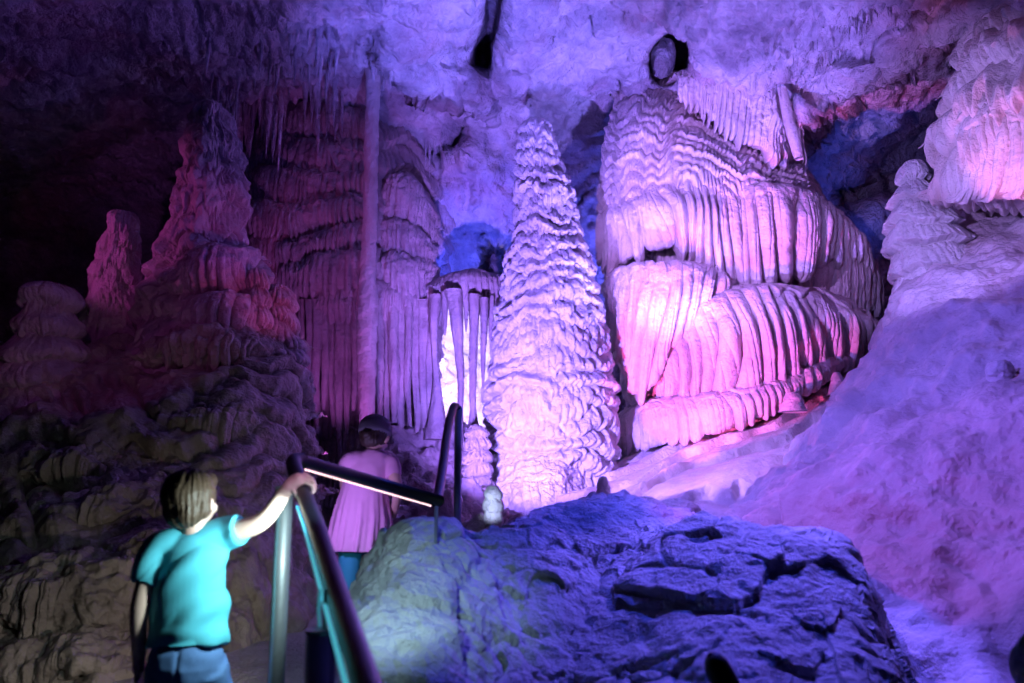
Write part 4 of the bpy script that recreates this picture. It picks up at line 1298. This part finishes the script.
jg = [tubemesh([P(188, 640, 2.945), P(187, 654, 2.94), hip + A3(0, 0, -.05), hip + A3(0, 0, -.10)], [(.106, .078), (.122, .092), (.126, .098), (.10, .085)], 32)]
for h_, k_, a_ in ((hiL, knL, anL), (hiR, knR, anR)):
    jg += [tubemesh([h_ + A3(0, 0, -.02), (h_ + k_) / 2, k_, (k_ + a_) / 2, a_ + A3(0, 0, -.01)], [.074, .070, .060, .056, .054], 24)]
blob('jeans', jg, .006, M_JEANS, kid, 5, jeans_shape)
for an in (anL, anR):
    blob('shoe', ballcap([an + A3(0, -.03, -.035), an + A3(0, .045, -.035), an + A3(0, .12, -.045)], [.038, .040, .030]), .006, M_SHOE, kid, 4)

# ---------------------------------------------------------------- child in pink (Y about 5.2)
girl = empty('person', (P(360, 560, 5.2)[0], 5.2, float(floor_z(0, 5.2))))
tag(girl, 'child in a pink dress and grey cap walking away beyond the handrail', 'person')
GY = 5.2
gh = P(375, 437, 5.22)
gr, Lg, ge, grot = head_parts(gh, .25, 1.0, -.25)
gz = float(floor_z(0, 5.2))
gsL, gsR = P(350, 462, 5.18), P(391, 464, 5.2)
geR, gwR = P(397.5, 490, 5.14), P(395, 509, 5.22)
geL, gwL = P(345, 488, 5.3), P(356, 492, 5.48)
gch = P(370, 470, 5.2)
ghip = P(362, 530, 5.18)
gr += ballcap([P(374, 446, 5.21), P(373, 456, 5.2), gch], [.042, .045, .06])
gr += [tubemesh([P(373, 457, 5.2), P(371, 464, 5.2), gch, P(368, 490, 5.2), P(365, 510, 5.19), ghip, ghip + A3(0, 0, -.05)],
                [(.06, .05), (.11, .065), (.118, .078), (.105, .075), (.10, .075), (.115, .085), (.085, .07)], 26)]
gr += ballcap([gsL, geL, gwL], [.038, .030, .022]) + ballcap([gsR, geR, gwR], [.040, .032, .024])
gr += ballcap([gch + A3(-.03, 0, .04), gsL], [.05, .04]) + ballcap([gch + A3(.03, 0, .04), gsR], [.05, .042])
ghL, ghR = ghip + A3(-.06, 0, -.02), ghip + A3(.055, .02, -.02)
gkL, gkR = A3(ghL[0] - .01, 5.16, gz + .37), A3(ghR[0] + .01, 5.33, gz + .42)
gaL, gaR = A3(ghL[0] - .01, 5.08, gz + .08), A3(ghR[0] + .01, 5.30, gz + .105)
gr += ballcap([ghL, gkL, gaL], [.070, .048, .034]) + ballcap([ghR, gkR, gaR], [.070, .048, .034])
for an in (gaL, gaR):
    gr += ballcap([an + A3(0, -.02, -.035), an + A3(0, .10, -.05)], [.030, .024])
for wr, d in ((gwR, A3(-.012, .02, -.035)), (gwL, A3(.02, .045, .01))):
    pm = wr + d
    gr += ballcap([wr, pm], [(.022, .020), (.018, .028)])
    dn = d / np.linalg.norm(d)
    side = np.cross(dn, A3(1, 0, 0))
    side /= np.linalg.norm(side)
    for k in range(4):
        b0 = pm + side * (-.022 + .015 * k) + dn * .012
        l = (.8, .95, 1, .85)[k]
        gr += finger(b0, [b0 + dn * .024 * l, b0 + dn * .042 * l + A3(-.008, 0, 0), b0 + dn * .05 * l + A3(-.020, 0, 0)], .0068)
    b0 = pm - side * .026 - dn * .01
    gr += finger(b0, [b0 - side * .014 + dn * .014, b0 - side * .016 + dn * .032], .0076)
blob('body', gr, .0045, M_SKIN, girl, 5)
face(girl, Lg, ge, grot, 1.0)
hg = [ellipsoid(Lg(0, -.016, .020), (.090, .100, .088), grot), ellipsoid(Lg(0, -.062, -.03), (.068, .045, .055), grot), ellipsoid(Lg(-.01, -.10, -.012), (.036, .03, .032), grot)]
blob('hair', hg, .006, M_HAIRG, girl, 4, hair_shape(gh))
cap = blob('cap', [ellipsoid(Lg(0, -.010, .046), (.102, .112, .092), grot), tubemesh([Lg(0, -.01, .02), Lg(0, -.01, .045)], [(.103, .113), (.103, .113)], 40)], .006, M_CAP, girl, 4)
# brim towards the face, a flat curved visor
xs_ = np.linspace(-1, 1, 24)
vis = np.stack([np.stack([Lg(.095 * x, .06 + .105 * math.sqrt(max(0, 1 - x * x)) * f, .042 - .03 * f - .012 * x * x) for x in xs_]) for f in np.linspace(0, 1, 10)])
vis2 = vis - np.array([0, 0, .006])
blob_v = np.concatenate([vis, vis2[::-1]], 0)
nv_, nu_ = blob_v.shape[:2]
br = grid_obj('brim', np.concatenate([blob_v, blob_v[:1]], 0), M_CAP, cap)
tube('strap', [Lg(-.05, -.104, .026), Lg(0, -.124, .022), Lg(.05, -.104, .026)], (.006, .010), M_CAP, cap, 10) if False else None
grid_obj('button', ellipsoid(Lg(0, -.01, .140), (.010, .010, .006), grot, 14), M_CAP, cap, wrap=True, cap=True)

n_ = 150
th = np.linspace(0, 2 * math.pi, n_, endpoint=False)
prof = [(450, 365, 383, .050), (453, 357, 389, .062), (459, 349, 391, .075), (468, 346, 389, .088), (482, 343, 387, .098), (500, 337.5, 388, .115), (520, 332.5, 391, .14), (540, 329, 390, .155), (550.5, 327, 389, .16)]
rows = []
ys_ = np.linspace(450, 550.5, 90)
pa = np.array(prof, float)
for yy in ys_:
    l_, r_, dp = (np.interp(yy, pa[:, 0], pa[:, k]) for k in (1, 2, 3))
    c0 = P((l_ + r_) / 2, yy, 5.2)
    rx = (r_ - l_) / 2 / F * 5.2
    w = sstep(475, 540, yy)
    ple = 1 + w * (.055 * np.sin(th * 17 + 1.5 * np.sin(th * 3) + (yy - 500) * .01) + .03 * np.sin(th * 29 + 1))
    rows.append(c0 + np.stack([np.cos(th) * rx * ple, np.sin(th) * dp * ple, 0 * th], -1))
dg_ = [np.stack(rows), tubemesh([gch + A3(.02, 0, .05), gsR + A3(0, 0, .006), gsR + (geR - gsR) * .5], [.060, .050, .046], 24),
       tubemesh([gch + A3(-.02, 0, .05), gsL + A3(0, 0, .006), gsL + (geL - gsL) * .55], [.062, .056, .050], 24)]
blob('dress', dg_, .006, M_DRESS, girl, 3, lambda c_, n__: c_ + n__ * (.005 * perlin(c_ * np.array([14, 14, 5]), 5) + .003 * perlin(c_ * 25, 6))[:, None])
lg = []
for h_, k_, a_ in ((ghL, gkL, gaL), (ghR, gkR, gaR)):
    lg += [tubemesh([h_ + A3(0, 0, .03), (h_ + k_) / 2, k_, (k_ + a_) / 2, a_], [.078, .068, .054, .050, .038], 24)]
blob('leggings', lg, .006, M_LEG, girl, 5)
for an in (gaL, gaR):
    blob('shoe', ballcap([an + A3(0, -.03, -.035), an + A3(0, .045, -.035), an + A3(0, .12, -.045)], [.038, .040, .030]), .006, M_SHOE, girl, 4)

# ================================================================== light
W = bpy.data.worlds.new('cave darkness')
SC.world = W
W.use_nodes = True
W.node_tree.nodes['Background'].inputs[0].default_value = (.10, .04, .30, 1)
W.node_tree.nodes['Background'].inputs[1].default_value = .003


def spot(name, loc, target, col, power, angle=60, size=.08, blend=.5):
    l = bpy.data.lights.new(name, 'SPOT')
    l.color = col
    l.energy = power
    l.spot_size = math.radians(angle)
    l.spot_blend = blend
    l.shadow_soft_size = size
    o = bpy.data.objects.new(name, l)
    C.objects.link(o)
    o.location = [float(q) for q in loc]
    d = Vector([float(q) for q in target]) - o.location
    o.rotation_euler = d.to_track_quat('-Z', 'Y').to_euler()
    return o


def point(name, loc, col, power, size=.06):
    l = bpy.data.lights.new(name, 'POINT')
    l.color = col
    l.energy = power
    l.shadow_soft_size = size
    o = bpy.data.objects.new(name, l)
    C.objects.link(o)
    o.location = [float(q) for q in loc]
    return o


# key on the pale stalagmite and the wall behind, from low in front of it
spot('stalagmite_lamp', P(455, 450, 6.6), P(572, 345, 10), (.29, .165, 1.0), 1950, 78, .04, .6)
spot('back_wall_fill', P(632, 300, 11.4), P(575, 180, 12.4), (.10, .10, 1.0), 130, 120, .05)  # unseen fill added to turn the stalagmite's wall shadow blue
# pink lamp low by the foot of the cascade, lavender one further off
spot('cascade_lamp', P(545, 500, 7.4), P(755, 315, 10.4), (1.0, .09, .44), 760, 42, .03, .4)
spot('cascade_pale_lamp', P(540, 200, 6.8), P(735, 220, 10.2), (.46, .24, 1.0), 750, 54, .04)
spot('cascade_red_fill', P(840, 520, 6.8), P(700, 300, 10.4), (1.0, .01, .14), 200, 42, .03)  # added fill that reddens the shaded grooves of the cascade
spot('apron_fill', P(590, 330, 6.8), P(700, 480, 8.2), (.42, .24, 1.0), 300, 60, .04)  # extra light added above to brighten the apron
spot('roof_lamp', P(700, 470, 8.4), P(640, 30, 9.2), (.24, .18, 1.0), 2600, 70, .05)
spot('roof_blue_fill', P(480, 400, 6.0), P(462, 20, 9.0), (.19, .15, 1.0), 1300, 45, .05, .8)  # second roof light, added to brighten the upper middle
spot('roof_pink_lamp', P(800, 400, 8.4), P(800, 60, 9.5), (.7, .2, .9), 90, 50, .05)
spot('recess_lamp', P(470, 320, 10.9), P(445, 215, 12.6), (.06, .08, 1.0), 260, 80)
spot('right_recess_lamp', P(905, 250, 11.4), P(850, 160, 12.8), (.05, .09, 1.0), 40, 90)
# blue for the front boulders and slope
spot('blue_lamp', (1.5, 5.2, 4.2), P(690, 590, 4.1), (.045, .07, 1.0), 470, 54, .03)
spot('violet_lamp', (1.9, 5.2, 3.4), P(770, 570, 4.1), (.22, .14, 1.0), 330, 50, .03)
spot('hand_fill', P(430, 370, 2.5), P(292, 488, 2.95), (.85, .5, 1.0), 9, 34, .03)  # invented violet light so the hand on the rail shows
spot('slope_lamp', P(590, 110, 5.4), P(965, 460, 5.8), (.22, .14, 1.0), 480, 104, .04)
spot('slope_pink_lamp', P(560, 300, 4.4), P(870, 540, 5.4), (.75, .06, .55), 55, 60, .04)
spot('bulge_lamp', P(985, 310, 6.4), P(1050, 80, 7.2), (1.0, .24, .66), 130, 42, .03)
spot('bulge_pale_fill', P(740, 170, 5.6), P(950, 190, 8), (.42, .28, 1.0), 560, 50, .03)  # unseen light added for the bulge and the slope's stalagmite
# magenta on the left group
spot('left_lamp', P(-160, 190, 7.0), P(150, 230, 8.7), (.8, .10, .72), 85, 46, .04)
spot('left_front_fill', P(40, 230, 4.6), P(130, 310, 8.7), (.55, .09, .62), 34, 52, .04)  # dim frontal fill added for the left group
spot('left_red_lamp', P(420, 330, 7.0), P(210, 260, 8.6), (.6, .06, .32), 55, 36, .04)
spot('left_wall_lamp', P(342, 490, 8.3), P(335, 290, 11), (.52, .11, .75), 170, 56, .04)
# chamber beyond the gap
spot('far_chamber_lamp', P(452, 430, 11.5), P(458, 385, 13), (.6, .45, 1.0), 900, 62)
# handrail lamp first, then added lights that are no part of it
spot('handrail_lamp', P(313, 532, 2.74), P(215, 565, 2.95), (.70, .98, 1.0), 21, 105, .03)
spot('boulder_fill', P(338, 470, 2.5), P(372, 608, 3.3), (.52, .84, 1.0), 38, 58, .12)  # added spot above the rail, stands in for strip light on the boulder
spot('mound_fill', P(262, 640, 3.7), P(60, 610, 5), (1.0, .86, .82), 20, 84, .04)  # added neutral light to lift the mound, no fixture here
spot('dress_fill', P(320, 505, 4.6), P(360, 510, 5.2), (.50, .32, 1.0), 11, 100, .03)  # added behind the rail to light the pink dress
spot('stump_fill', P(470, 520, 5.9), P(493, 503, 6.6), (.5, .6, 1.0), 30, 24, .03)  # made-up narrow spot that brightens the stump
spot('left_roof_fill', P(330, 260, 6.6), P(130, 60, 9.2), (.05, .05, 1.0), 16, 70, .05)  # weak blue light added to tint the left ceiling

vs = SC.view_settings
SC.display_settings.display_device = 'sRGB'
vs.view_transform = 'Standard'
vs.look = 'None'
vs.gamma = 1
vs.use_curve_mapping = False
vs.exposure = .2
